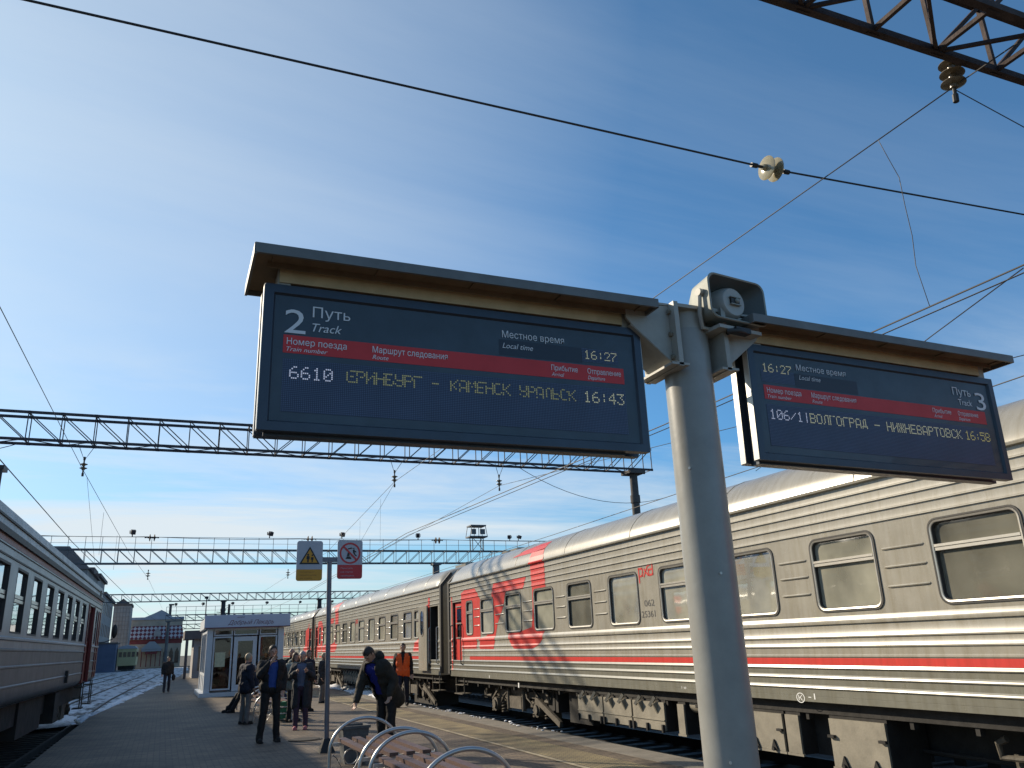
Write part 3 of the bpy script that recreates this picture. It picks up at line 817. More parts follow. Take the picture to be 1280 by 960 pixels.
    for yc in (3.9, 18.15):
        mb = MB()
        mb.box(.40, .52, yc - 1.55, yc + 1.55, .44, .58); mb.box(.36, .56, yc - .55, yc + .55, .52, .70)
        mb.box(.30, .60, yc - .35, yc + .35, .20, .46)
        for s_ in (-1, 1):
            mb.bar((.46, yc + s_ * 1.55, .52), (.46, yc + s_ * .6, .30), .10, .12)
            mb.cyl((.28, yc + s_ * 1.25, .24), (.60, yc + s_ * 1.25, .24), .16, 14)
            mb.cyl((.24, yc + s_ * 1.25, .24), (.28, yc + s_ * 1.25, .24), .10, 12)
            mb.tube([(.30, yc + s_ * 1.75, .60), (.30, yc + s_ * 1.85, .55), (.32, yc + s_ * 1.85, .42), (.34, yc + s_ * 1.6, .42)], .035, 8)
            mb.bar((.33, yc + s_ * 1.0, .66), (.33, yc + s_ * 1.5, .36), .05, .04)
        mb.box(2.55, 2.7, yc - 1.55, yc + 1.55, .44, .58); mb.box(.45, 2.6, yc - .25, yc + .25, .30, .55)
        for s_ in (-1, 1):
            mb.tube([(.36, yc + s_ * .5, .60), (.30, yc + s_ * .7, .45), (.34, yc + s_ * .95, .30), (.4, yc + s_ * 1.0, .12)], .022, 6); mb.box(.42, .62, yc + s_ * 1.72, yc + s_ * 1.80, .05, .45); mb.cyl((.33, yc + s_ * .45, .16), (.33, yc + s_ * .45, .62), .05, 10)
        mb.bar((.30, yc - 2.4, .02), (.30, yc - 1.2, .46), .06, .12)
        bg_ = mb.build('bogie', M['bogie'], root, 30)
        for s_ in (-1, 1):
            for o_ in (-.32, .32):
                mb = MB(); c = Vector((.42, yc + s_ * 1.25 + o_, .10)); pts = [c + Vector((.075 * math.cos(i * .7), .075 * math.sin(i * .7), .32 * i / 40)) for i in range(41)]
                mb.tube(pts, .018, 6); mb.cyl(c - Vector((0, 0, .03)), c, .09, 10); mb.build('spring', M['bogie'], bg_, 50)
            for x in (.72, 2.25):
                mb = MB(); a = Vector((x, yc + s_ * 1.25, .235))
                mb.lathe([(.02, -.02), (.30, -.02), (.40, 0), (.475, .0), (.475, .11), (.505, .12), (.505, .14), (.02, .14)], a, (1, 0, 0), 28)
                mb.build('wheel', M['bogie'], bg_, 30)
    # battery boxes: three hinged panels with latches
    for i in range(3):
        ya = 11.46 + i * 1.03
        mb = MB(); mb.cur = 1; mb.box(.13, .72, ya, ya + 1.0, .22, .83); mb.cur = 0; mb.box(.10, .128, ya + .012, ya + .988, .24, .66)  # case sides near black, shade put into the colour; door panel keeps its paint
        mb.prism([(.10, .66), (.02, .64), (.10, .48)], lambda p: (p[0], ya + .2, p[1]), lambda p: (p[0], ya + .24, p[1]))
        mb.prism([(.10, .66), (.02, .64), (.10, .48)], lambda p: (p[0], ya + .66, p[1]), lambda p: (p[0], ya + .70, p[1]))
        mb.box(.085, .10, ya + .01, ya + .99, .385, .40)
        bx = mb.build('battery_box', [M['ubox'], M['under']], root)
        for yy in (.03, .50, .93):
            mb = MB(); mb.box(.06, .10, ya + yy, ya + yy + .04, .21, .33); mb.build('latch', M['under'], bx)
        for yy in (.22, .68):
            mb = MB(); mb.bar((.08, ya + yy, .74), (.03, ya + yy + .10, .60), .04, .05); mb.build('bracket', M['ubox'], bx)
    for (ya, yb, z0) in ((8.35, 8.62, .2), (8.66, 9.42, .2), (6.96, 7.84, .12), (10.9, 11.1, .22)):
        mb = MB(); mb.cur = 1; mb.box(.13, .7, ya, yb, z0, .83); mb.cur = 0; mb.box(.10, .128, ya + .012, yb - .012, z0 + .01, .66); mb.box(.095, .128, ya - .01, yb + .01, z0 - .02, z0 + .008)  # dark case again carries painted shade behind the lighter front panel
        bx = mb.build('equipment_box', [M['ubox'], M['under']], root)
        if yb - ya > .5:
            for yy in (ya + .2, yb - .2):
                mb = MB(); mb.prism([(yy - .06, z0 + .02), (yy + .06, z0 + .02), (yy, z0 + .14)], lambda p: (.075, p[0], p[1]), lambda p: (.099, p[0], p[1])); mb.cyl((.05, yy, z0 + .03), (.09, yy, z0 + .03), .025, 8)
                mb.build('latch', M['under'], bx)
            for yy in (ya + .05, yb - .05):
                mb = MB(); mb.box(.06, .10, yy - .05, yy + .05, .45, .48); mb.build('hinge', M['under'], bx)
    mb = MB(); mb.cyl((.30, 10.1, .66), (.30, 10.85, .66), .13, 18); mb.cyl((.30, 10.3, .66), (.30, 10.33, .66), .14, 18)
    mb.build('air_tank', M['ubox'], root, 40)
    for yd in ((.3, .95), (21.05, 21.7)):
        mb = MB()
        for y in yd: mb.tube([(.06, y, .84), (.06, y, .42), (.02, y, .40)], .018, 6)
        mb.box(.0, .26, yd[0], yd[1], .40, .425); mb.box(.03, .26, yd[0], yd[1], .62, .64)
        mb.build('step', M['bogie'], root)
    # gangway bellows at both ends
    for y0, y1 in ((-.45, 0), (CAR_L, CAR_L + .45)):
        mb = MB(); n = 7; lo = []
        for i in range(n):
            y = y0 + (y1 - y0) * i / (n - 1); k = .06 if i % 2 else 0
            lo.append([(.85 - k, y, .9), (2.25 + k, y, .9), (2.25 + k, y, 3.2 + k), (1.9, y, 3.4 + k), (1.2, y, 3.4 + k), (.85 - k, y, 3.2 + k)])
        mb.loft(lo, capa=True, capb=True); mb.build('gangway', M['rubber'], root)
    for s_, yy in ((-1, 0), (1, CAR_L)):
        mb = MB(); mb.loft([[(x, yy + s_ * dy2, z) for x, z in ((-.03, .9), (-.03, 3.35), (.3, 3.72), (.36, 3.66), (.05, 3.3), (.05, .9))] for dy2 in (.0, .13)], capa=True, capb=True)
        mb.build('end_post', M['rubber'], root)
    # lettering
    mb = MB(); fn = lambda x, z: (-.004, -x, z)
    put_text(mb, '062', fn, -11.62, 2.16, .31, .105); put_text(mb, '25361', fn, -11.73, 1.985, .42, .105)
    mb.build('carriage_number', mat('carriage_number_paint', (0.05, 0.05, 0.05), 0.6), root)
    mb = MB(); w_ = .032
    def stroke(pts):
        for a, b in zip(pts, pts[1:]):
            a = Vector((-.003, 11.73 - a[0] * .47, 2.64 + a[1] * .15)); b = Vector((-.003, 11.73 - b[0] * .47, 2.64 + b[1] * .15)); d = (b - a).normalized() * .012
            mb.bar(a - d, b + d, .003, w_, (0, d.z, -d.y) if abs(d.y) + abs(d.z) > 0 else (0, 0, 1))
    stroke([(0.02, 1.0), (0.04, -.55)]); stroke([(0.02, .95), (.26, .95), (.30, .55), (.24, .15), (.05, .12)]); stroke([(.36, .05), (.60, 1.0)]); stroke([(.40, .85), (.62, .18)]); stroke([(.66, 1.15), (.95, 1.35), (.96, .15), (.70, .10), (.68, .70), (.90, .72)])
    mb.build('small_emblem', M['red'], root)
    mb = MB(); put_text(mb, '-1', fn, -8.0, .875, .12, .07)
    ring = [(.075 * math.cos(R(a)), .06 * math.sin(R(a))) for a in range(0, 360, 20)]
    mb.loft([[(-.004, 8.14 + y * k, .885 + z * k) for y, z in ring] for k in (1.0, .84)]); put_text(mb, 'К', fn, -8.175, .855, .07, .06)
    put_text(mb, '1 м', fn, -10.75, .90, .12, .04)
    mb.build('skirt_marking', M['white'], root)
    mb = MB(); mb.box(-.004, 0, 19.0, 19.03, .86, .92); mb.box(.01, .014, 17.2, 17.26, .70, .80); mb.build('data_tag', M['white'], root)
    return root

def car_door(root, d, opened, label=None):
    y0, y1 = d
    if not opened:
        mb = MB(); mb.box(.06, .09, y0 + .02, y1 - .02, .94, 2.77); dr = mb.build('door', M['red'], root)
        for (za, zb) in ((2.24, 2.60), (1.86, 2.18)):
            mb = MB(); mb.box(.045, .06, y0 + .18, y1 - .22, za, zb); mb.build('pane', M['glass_dark'], dr)
        mb = MB()
        for z in (1.82, 2.20, 2.64): mb.box(.03, .06, y0 + .14, y1 - .18, z, z + .03)
        mb.build('pane_bar', M['alu'], dr)
        mb = MB()
        for y in (y0 - .04, y1 + .03): mb.tube([(0, y, 1.15), (-.06, y, 1.18), (-.06, y, 2.15), (0, y, 2.18)], .016, 6)
        mb.build('handrail', M['rubber'], dr)
    else:
        ya = y1 + .04; yb = ya + .88
        mb = MB(); mb.box(-.10, -.055, ya, yb, .95, 2.82); dr = mb.build('door', M['train'], root)
        if label: dr['label'] = label
        mb = MB(); p = rrect((ya + yb) / 2 + .05, 2.33, .34, .72, .16, -.103); mb.add(p, [tuple(range(len(p)))]); mb.build('pane', M['glass_dark'], dr)
        mb = MB(); mb.loft([rrect((ya + yb) / 2 + .05, 2.33, .40, .78, .19, -.102), rrect((ya + yb) / 2 + .05, 2.33, .40, .78, .19, -.115), rrect((ya + yb) / 2 + .05, 2.33, .33, .71, .155, -.115)]); mb.build('pane_rim', M['alu'], dr)
        mb = MB()
        for y in (y0 + .02, y1 - .02): mb.tube([(0, y, 1.15), (-.05, y, 1.18), (-.05, y, 2.15), (0, y, 2.18)], .016, 6)
        mb.build('handrail', M['galv'], dr)

car_a = make_car()
car_b = copy_tree(car_a); car_b.location = (7.4, 23.3, 0)
car_c = copy_tree(car_a); car_c.location = (7.4, 46.2, 0)
for c, lab in ((car_a, 'nearest grey and red passenger carriage, behind the departure boards, numbered 062 25361'),
               (car_b, 'second grey carriage with its door standing open beside the worker in the orange vest'),
               (car_c, 'farthest carriage of the grey and red train, seen past the group by the kiosk')):
    tag(c, lab, 'railway carriage', 'grey and red carriages of the long distance train')
car_door(car_a, DOORS[0], False); car_door(car_a, DOORS[1], False)
car_door(car_b, DOORS[0], True, 'grey door folded open against the carriage side'); car_door(car_b, DOORS[1], False)
car_door(car_c, DOORS[0], False); car_door(car_c, DOORS[1], False)

# ------------------------------------------------------------------ suburban electric train on the left
et = thing('electric_train', 'silver suburban electric train car with dark red cab doors at the left platform', 'train', (-2.64 + .016 * 32.7, 32.7, 0), -math.atan(.016))
# local: y = 0 at the cab end, negative towards the camera, x = 0 the platform side, x negative inside
EL = 21.5
EP = [(.955, -.12), (1.02, -.03), (1.10, 0), (1.262, 0), (1.27, .022), (1.295, .022), (1.31, 0), (1.582, 0), (1.59, .022), (1.615, .022), (1.63, 0), (1.862, 0), (1.87, .022), (1.895, .022), (1.91, 0),
      (2.03, 0), (2.04, .04), (2.075, .04), (2.10, .0)]
EP2 = [(3.25, 0), (3.29, 0), (3.295, .012), (3.31, .012), (3.315, 0), (3.44, 0), (3.45, .015), (3.47, .015), (3.475, 0), (3.60, 0), (3.605, .05), (3.65, .05), (3.66, 0.0), (3.83, -.012), (3.835, .0), (3.85, .0), (3.855, -.015), (4.02, -.03), (4.11, -.16), (4.19, -.5), (4.25, -1.5)]
EW = [(-1.55, .42)] + [(-(5.65 + 1.74 * i), 1.06) for i in range(9)]   # window centres and widths
EDOOR = (-4.3, -2.55)
def e_strip(mb, y0, y1, prof):
    mb.loft([[(x, y, z) for z, x in prof] for y in (y0, (y0 + y1) / 2, y1)], closed=False)
mb = MB(); mb.cur = 0
e_strip(mb, -EL, EDOOR[0], EP[14:]); e_strip(mb, EDOOR[1], 0, EP[14:])
mb.cur = 1
e_strip(mb, -EL, EDOOR[0], EP[:15]); e_strip(mb, EDOOR[1], 0, EP[:15])
mb.cur = 0
e_strip(mb, -EL, 0, EP2[:13])
mb.cur = 2
e_strip(mb, -EL, 0, EP2[12:])
mb.cur = 0
segs = sorted([(c - w / 2, c + w / 2) for c, w in EW] + [EDOOR])
ys = -EL
for a, b in segs + [(0, 0)]:
    mb.add([(0, ys, 2.10), (0, a, 2.10), (0, a, 3.25), (0, ys, 3.25)], [(0, 1, 2, 3)]); ys = b
for c, w in EW:
    a, b = c - w / 2, c + w / 2
    mb.add([(0, a, 2.10), (0, b, 2.10), (0, b, 2.15), (0, a, 2.15)], [(0, 1, 2, 3)]); mb.add([(0, a, 3.22), (0, b, 3.22), (0, b, 3.25), (0, a, 3.25)], [(0, 1, 2, 3)])
mb.cur = 3
endp = [(x, z) for z, x in EP + EP2]
mb.add([(x, 0, z) for x, z in endp] + [(-3.2 - x, 0, z) for x, z in reversed(endp)], [tuple(range(2 * len(endp)))])
mb.cur = 0
mb.add([(-3.2, -EL, .95), (-3.2, 0, .95), (-3.2, 0, 3.65), (-3.2, -EL, 3.65)], [(0, 1, 2, 3)])
mb.add([(-3.2, -EL, 3.65), (-3.2, 0, 3.65), (-1.5, 0, 4.25), (-1.5, -EL, 4.25)], [(0, 1, 2, 3)])
mb.add([(-.1, -EL, .95), (-.1, 0, .95), (-3.2, 0, .95), (-3.2, -EL, .95)], [(0, 1, 2, 3)])
mb.cur = 1
mb.add([(x, -EL, z) for x, z in endp] + [(-3.2 - x, -EL, z) for x, z in reversed(endp)], [tuple(range(2 * len(endp)))])
mb.cur = 0
mb.add([(-.7, -EL, .95), (-.7, -4.5, .95), (-.7, -4.5, 3.6), (-.7, -EL, 3.6)], [(0, 1, 2, 3)])
mb.build('body', [M['etrain'], M['etrain_low'], M['etrain_roof'], M['dred']], et, 35, fix=False)
for c, w in EW:
    mb = MB(); mb.box(-.052, -.042, c - w / 2, c + w / 2, 2.15, 3.22); wn = mb.build('window', M['glass_e'], et)
    mb = MB()
    a, b = c - w / 2, c + w / 2
    for p in ((a, a + .02, 2.15, 3.22), (b - .03, b, 2.15, 3.22), (a + .02, b - .03, 2.15, 2.18), (a + .02, b - .03, 3.18, 3.22)): mb.box(-.06, .003, *p)
    mb.build('frame', M['rubber'], wn)
    mb = MB(); mb.box(-.042, -.015, a + .02, b - .03, 2.66, 2.71); mb.box(-.042, -.020, a + .02, b - .03, 2.73, 2.79); mb.build('transom', M['alu'], wn)
mb = MB(); mb.box(-.14, -.08, EDOOR[0], EDOOR[1], 1.0, 3.25); dr = mb.build('door', M['dred'], et)
mb = MB(); mb.box(-.07, -.06, EDOOR[0] + .15, EDOOR[0] + .65, 2.2, 3.1); mb.box(-.07, -.06, EDOOR[1] - .65, EDOOR[1] - .15, 2.2, 3.1); mb.build('pane', M['glass_dark'], dr)
for y in EDOOR:
    mb = MB(); mb.box(-.06, .03, y - .05, y + .05, 1.0, 3.27); mb.build('door_post', M['dred'], dr)
for y in (-.9, -.25):
    mb = MB(); mb.box(.002, .03, y - .12, y + .12, 1.1, 3.2); mb.build('cab_stripe', M['dred'], et)
for y in (-.6, -3.4):
    mb = MB()
    for s_ in (-.3, .3): mb.tube([(-.02, y + s_, 1.0), (-.02, y + s_, .25)], .02, 6)
    for z in (.25, .55, .85): mb.box(-.22, .04, y - .3, y + .3, z, z + .03)
    mb.build('step', M['bogie'], et)
mb = MB(); mb.tube([(.02, -.1, 2.2), (.2, .15, 2.22), (.42, .5, 2.32)], .018, 6); ma = mb.build('mirror_arm', M['blackm'], et)
mb = MB(); mb.ell((.45, .55, 2.58), (.10, .07, .24), 14, 10); mb.build('mirror', M['blackm'], ma, 60)
mb = MB(); mb.box(-2.9, -.35, -EL + .3, -.3, .45, .96); mb.box(-.6, -.3, -12.6, -9.4, .18, .9); mb.box(-.5, -.12, -8.6, -7.9, .2, .9); mb.build('underframe', M['under'], et)
for yc in (-4.4, -17.5):
    mb = MB(); mb.box(-.62, -.42, yc - 1.8, yc + 1.8, .30, .52); mb.box(-.64, -.36, yc - .4, yc + .4, .05, .5)
    for s_ in (-1, 1): mb.cyl((-.66, yc + s_ * 1.3, .23), (-.34, yc + s_ * 1.3, .23), .15, 12); mb.cyl((-.34, yc + s_ * 1.3, .23), (-.31, yc + s_ * 1.3, .23), .06, 10)
    bgx = mb.build('bogie', M['bogie'], et)
    for s_ in (-1, 1):
        for x in (-.85, -2.35):
            mb = MB(); mb.lathe([(.02, 0), (.5, 0), (.5, .13), (.02, .13)], (x, yc + s_ * 1.3, .24), (1, 0, 0), 24); mb.build('wheel', M['under'], bgx, 30)
mb = MB(); mb.box(.0, .062, -EL, -.02, 3.57, 3.668); mb.build('gutter', M['rubber'], et)
mb = MB(); mb.box(.0, .012, -EL, -.02, 3.48, 3.569); mb.build('upper_stripe', mat('faded_pink_stripe', (0.30, 0.14, 0.13), 0.5, 0, 0.2, 3), et)
for z, h_ in ((3.29, .028), (3.44, .038), (3.825, .034)):
    mb = MB(); mb.box(-.02, .014, -EL, -.02, z, z + h_); mb.build('moulding', M['rubber'], et)
mb = MB(); mb.box(.002, .07, -8.3, -8.15, 1.12, 1.42); mb.build('cable_box', M['blackm'], et)
mb = MB(); mb.cyl((-.5, -16.6, 4.15), (-.5, -16.6, 4.95), .04, 8); mb.box(-.56, -.44, -16.65, -16.3, 4.9, 4.97); mb.build('roof_aerial', M['blackm'], et)
mb = MB(); mb.box(-.10, .02, -1.0, -.7, 3.66, 3.9); mb.build('marker_lamp', M['blackm'], et)

# ------------------------------------------------------------------ sign pole and brackets
PX, PY = 2.565, 3.505
sp = thing('sign_pole', 'thick pale grey steel pole carrying the two departure boards', 'pole', (PX, PY, 0))
mb = MB(); mb.cyl((0, 0, 0), (0, 0, 3.30), .132, 48, .130); mb.cyl((0, 0, 0), (0, 0, .03), .26, 32)
for a in range(0, 360, 60): mb.cyl((.21 * math.cos(R(a)), .21 * math.sin(R(a)), .03), (.21 * math.cos(R(a)), .21 * math.sin(R(a)), .06), .02, 8)
mb.build('column', M['pole'], sp, 40)
for a, z in ((232, 1.12), (256, 1.98), (214, 2.52)):
    mb = MB(); p = Vector((.131 * math.cos(R(a)), .131 * math.sin(R(a)), z)); mb.cyl(p, p * 1.0 + Vector((math.cos(R(a)), math.sin(R(a)), 0)) * .008, .007, 8); mb.build('rivet', M['alu_side'], sp)
mb = MB(); mb.box(-.15, .15, -.15, .15, 3.40, 3.42); mb.cyl((0, 0, 3.30), (0, 0, 3.40), .128, 32); mb.build('column_cap', M['bracket'], sp, 40)
for s_ in (-1, 1):
    mb = MB()
    mb.box(s_ * .155 - .014, s_ * .155 + .014, -.17, .17, 3.05, 3.42)                       # clamp plate
    for yy in (-.11, .11):
        mb.prism([(s_ * .17, 3.41), (s_ * .44, 3.39), (s_ * .44, 3.31), (s_ * .40, 3.27), (s_ * .17, 3.08)], lambda p: (p[0], yy - .006, p[1]), lambda p: (p[0], yy + .006, p[1]))
    mb.bar((s_ * .17, 0, 3.085), (s_ * .41, 0, 3.28), .012, .226, (0, 1, 0)); mb.box(s_ * .17 if s_ > 0 else -.45, s_ * .45 if s_ > 0 else -.17, -.12, .12, 3.411, 3.423)
    mb.box(s_ * .16 - .055, s_ * .16 + .055, -.17, .17, 3.055, 3.068)
    ar = mb.build('bracket', M['bracket'], sp)
    mb = MB()
    for z in (3.11, 3.24, 3.37):
        for yy in (-.13, .13): mb.cyl((s_ * .168, yy, z), (s_ * .185, yy, z), .014, 6)
    mb.build('bolt', M['ubox'], ar)

# ------------------------------------------------------------------ departure boards
FONT5 = {
 '0': '01110 10001 10011 10101 11001 10001 01110', '1': '00100 01100 00100 00100 00100 00100 01110', '2': '01110 10001 00001 00010 00100 01000 11111',
 '3': '11111 00010 00100 00010 00001 10001 01110', '4': '00010 00110 01010 10010 11111 00010 00010', '5': '11111 10000 11110 00001 00001 10001 01110',
 '6': '00110 01000 10000 11110 10001 10001 01110', '7': '11111 00001 00010 00100 01000 01000 01000', '8': '01110 10001 10001 01110 10001 10001 01110',
 ':': '00000 00100 00100 00000 00100 00100 00000', '/': '00000 00001 00010 00100 01000 10000 00000', '-': '00000 00000 00000 11111 00000 00000 00000', '|': '00100 00100 00100 00100 00100 00100 00100',
 ' ': '00000 00000 00000 00000 00000 00000 00000', 'Е': '11111 10000 10000 11110 10000 10000 11111', 'Р': '11110 10001 10001 11110 10000 10000 10000', 'И': '10001 10001 10011 10101 11001 10001 10001',
 'Н': '10001 10001 10001 11111 10001 10001 10001', 'Б': '11111 10000 10000 11110 10001 10001 11110', 'У': '10001 10001 10001 01111 00001 10001 01110', 'Г': '11111 10000 10000 10000 10000 10000 10000',
 'К': '10001 10010 10100 11000 10100 10010 10001', 'А': '01110 10001 10001 10001 11111 10001 10001', 'М': '10001 11011 10101 10101 10001 10001 10001', 'С': '01110 10001 10000 10000 10000 10001 01110',
 'Л': '00111 01001 01001 01001 01001 01001 10001', 'Ь': '10000 10000 10000 11110 10001 10001 11110', 'В': '11110 10001 10001 11110 10001 10001 11110', 'О': '01110 10001 10001 10001 10001 10001 01110',
 'Д': '00110 01010 01010 01010 01010 11111 10001', 'Ж': '10101 10101 10101 01110 10101 10101 10101', 'Т': '11111 00100 00100 00100 00100 00100 00100', 'П': '11111 10001 10001 10001 10001 10001 10001'}
def led(mb, txt, x0, z0, pitch, y, adv=6, drop=0.0):
    x = x0
    for ch in txt:
        rows = FONT5[ch].split()
        for j, row in enumerate(rows):
            for i, b in enumerate(row):
                if b == '1' and rnd.random() >= drop:
                    cx = x + i * pitch; cz = z0 - j * pitch; r = pitch * .34
                    mb.add([(cx - r, y, cz - r), (cx + r, y, cz - r), (cx + r, y, cz + r), (cx - r, y, cz + r)], [(0, 1, 2, 3)])
        x += pitch * adv

def board(label, x0, width, rot_y, texts, leds, clock_u, zlift=0.0, group='departure boards on the pole'):
    """x0: left edge, local coordinates u = 0..width, v = 0..0.676 from the lower edge; front at local y = 0"""
    H = .676
    root = thing('departure_board', label, 'display board', (x0, 3.42, 2.59 + zlift), 0, group)
    root.rotation_euler = (0, rot_y, 0)
    D = .165
    k = width / 1.93
    mb = MB()
    rb = .047
    # two shallow cases back to back with a slot between them; front case with bevelled frame
    for (ya, yb, s_) in ((.0, .05, 1), (D - .05, D, -1)):
        yf = ya if s_ > 0 else yb; yk = yb if s_ > 0 else ya
        f = s_ * .014
        mb.loft([[(0, yk, 0), (width, yk, 0), (width, yk, H), (0, yk, H)], [(0, yf, 0), (width, yf, 0), (width, yf, H), (0, yf, H)],
                 [(rb - .008, yf, rb - .008), (width - rb + .008, yf, rb - .008), (width - rb + .008, yf, H - rb + .008), (rb - .008, yf, H - rb + .008)],
                 [(rb, yf + f, rb), (width - rb, yf + f, rb), (width - rb, yf + f, H - rb), (rb, yf + f, H - rb)]], capa=True)
    mb.box(.03, width - .12, .05, D - .05, -.012, H - .02)
    mb.build('case', M['frame'], root)
    for x in (-.004, width + .001):
        for (ya, yb) in ((.003, .047), (D - .047, D - .003)):
            mb = MB(); mb.box(x, x + .003, ya, yb, .004, H - .004); mb.build('side_trim', M['alu_side'], root)
    for s_ in (1, -1):
        yf = .0135 if s_ > 0 else D - .0135
        q = lambda u, v, o=0: ((u if s_ > 0 else width - u), yf - s_ * o, v)
        def rect(mb, a, b, c, d, o): mb.add([q(a, c, o), q(b, c, o), q(b, d, o), q(a, d, o)], [(0, 1, 2, 3)])
        mb = MB(); rect(mb, rb - .001, width - rb + .001, rb - .001, H - rb + .001, 0); fc = mb.build('face_panel', M['face'], root)
        if s_ < 0: continue
        mb = MB(); rect(mb, .09 * k, width - .112 * k, .358, .443, .0015); mb.build('red_band', M['band'], fc)
        mb = MB(); rect(mb, .093 * k, width - .112 * k, .088, .33, .0015); mb.build('led_matrix', M['ledgrid'], fc)
        mb = MB(); rect(mb, clock_u[0], clock_u[1], .462, .535, .0015); mb.build('clock_matrix', M['ledgrid'], fc)
        mb = MB(); rect(mb, clock_u[2], clock_u[3], .452, .535, .0012); mb.build('dark_panel', M['face_dark'], fc)
        mb = MB()
        for (t, u, v, w_, h_, sh) in texts: put_text(mb, t, lambda a, b: q(a, b, .004), u, v, w_, h_, sh)
        mb.build('lettering', M['lettering'], fc)
        for nm, items, m_ in leds:
            mb = MB()
            for (t, u, v, pitch, adv) in items: led(mb, t, u, v, pitch, yf - .004, adv, .07 if m_ == 'led_y' else (.0 if m_ == 'led_w' else .02))
            mb.build(nm, M[m_], fc)
    # canopy over the board
    cz = .79
    mb = MB(); xa, xb, ya, yb = -.063, width + .035, -.15, .32
    mb.box(xa, xb, ya, yb, cz - .008, cz); mb.box(xa, xb, ya - .004, ya + .01, cz - .045, cz + .002); mb.box(xa, xb, yb - .01, yb + .004, cz - .045, cz + .002)
    mb.box(xa - .004, xa + .008, ya, yb, cz - .05, cz + .002); mb.box(xb - .008, xb + .004, ya, yb, cz - .045, cz + .002)
    cn = mb.build('canopy', M['canopy_top'], root)
    mb = MB(); mb.box(xa + .009, xb - .009, ya + .012, yb - .012, cz - .022, cz - .009)
    n = 4
    for i in range(n + 1):
        x = .02 + (width - .06) * i / n; mb.box(x - .0025, x + .0025, ya + .03, -.012, cz - .030, cz - .022)
    mb.box(.0, width - .02, -.03, -.024, cz - .05, cz - .022)
    mb.build('soffit', M['canopy_in'], cn)
    mb = MB(); mb.box(.06, width - .10, .004, D - .004, .690, cz - .035); mb.build('support_beam', M['beam'], cn)
    for x in (.055, width - .10):
        mb = MB(); mb.box(x, x + .055, .012, D - .012, H - .005, .765); mb.build('hanger', M['bracket'], root)
    return root

# text: (string, left, baseline, width, cap height, shear) in the board's own metres
TL = [('2', .092, .452, .092, .115, 0), ('Путь', .213, .539, .170, .050, 0), ('Track', .213, .470, .133, .040, .3), ('Местное время', 1.137, .545, .342, .036, 0), ('Local time', 1.137, .489, .165, .028, .3),
      ('Номер поезда', .105, .398, .265, .030, 0), ('Train number', .105, .367, .18, .020, .3), ('Маршрут следования', .489, .398, .362, .030, 0), ('Route', .489, .366, .075, .021, .3),
      ('Прибытие', 1.398, .398, .149, .028, 0), ('Arrival', 1.398, .367, .070, .020, .3), ('Отправление', 1.603, .398, .196, .028, 0), ('Departure', 1.603, .367, .100, .020, .3)]
LL = [('number_lights', [('6610', .125, .294, .0086, 5.75)], 'led_w'), ('route_lights', [('ЕРИНБУРГ - КАМЕНСК УРАЛЬСК', .375, .298, .0086, 5.18)], 'led_y'),
      ('time_lights', [('16:43', 1.575, .298, .0086, 5.6)], 'led_c'), ('clock_lights', [('16:27', 1.594, .522, .0070, 5.6)], 'led_c')]
board('wide dark departure board marked 2 hanging on the left of the grey pole', .289, 1.93, 0.0, TL, LL, (1.578, 1.79, 1.12, 1.578))
TR = [('3', 1.80, .452, .088, .118, 0), ('Путь', 1.605, .535, .160, .050, 0), ('Track', 1.640, .470, .120, .040, 0), ('Местное время', .345, .556, .375, .036, 0), ('Local time', .357, .500, .160, .028, .3),
      ('Номер поезда', .112, .398, .245, .030, 0), ('Train number', .112, .367, .17, .020, .3), ('Маршрут следования', .432, .398, .34, .030, 0), ('Route', .432, .366, .075, .021, .3),
      ('Прибытие', 1.395, .398, .16, .028, 0), ('Arrival', 1.40, .367, .070, .020, .3), ('Отправление', 1.615, .398, .18, .028, 0), ('Departure', 1.615, .367, .100, .020, .3)]
LR = [('number_lights', [('106/1|', .115, .297, .0086, 5.6)], 'led_w'), ('route_lights', [('ВОЛГОГРАД - НИЖНЕВАРТОВСК', .400, .297, .0086, 5.68)], 'led_c'),
      ('time_lights', [('16:58', 1.645, .297, .0086, 5.2)], 'led_g'), ('clock_lights', [('16:27', .100, .570, .0076, 5.7)], 'led_c')]
board('dark departure board marked 3 on the right of the grey pole, pale edge sunlit', 2.915, 1.98, R(1.15), TR, LR, (.085, .325, .328, .80), -.004)

# ------------------------------------------------------------------ loudspeaker on top of the pole
ls = thing('loudspeaker', 'rectangular grey horn loudspeaker mounted on top of the sign pole', 'loudspeaker', (2.80, 3.30, 3.46), R(8))
def sec(y, w, h, r, zc=0.0, n=5): return [Vector((p.y, y, p.z)) for p in rrect(0, zc, w, h, r, 0, n)]
mb = MB()
mb.loft([sec(.34, .12, .12, .05, -.01), sec(.30, .17, .16, .05, -.01), sec(.24, .27, .18, .05, -.005), sec(.15, .385, .23, .05), sec(.0, .43, .262, .055), sec(-.006, .44, .272, .06), sec(-.012, .43, .262, .055), sec(-.008, .415, .247, .05)], capa=True)
mb.build('horn', M['horn'], ls, 40)
mb = MB(); mb.loft([sec(-.008, .415, .247, .05), sec(.06, .36, .21, .05), sec(.14, .20, .13, .05)], capb=True); mb.build('horn_throat', M['horn_in'], ls, 40)
mb = MB(); mb.lathe([(.115, .15), (.100, .07), (.085, .030), (.080, .025), (.001, .025)], (-.0, 0, 0), (0, 1, 0), 28); dv = mb.build('reflex_cone', M['cone'], ls, 40)
mb = MB(); mb.box(-.032, .032, .012, .0245, -.018, .020); mb.build('driver_slot', M['blackm'], dv)
mb = MB(); mb.box(-.038, .038, .006, .025, .020, .025); mb.box(-.038, .038, .006, .025, -.023, -.018); mb.ell((.01, .010, .004), (.014, .012, .016)); mb.build('driver_lip', M['horn'], dv)
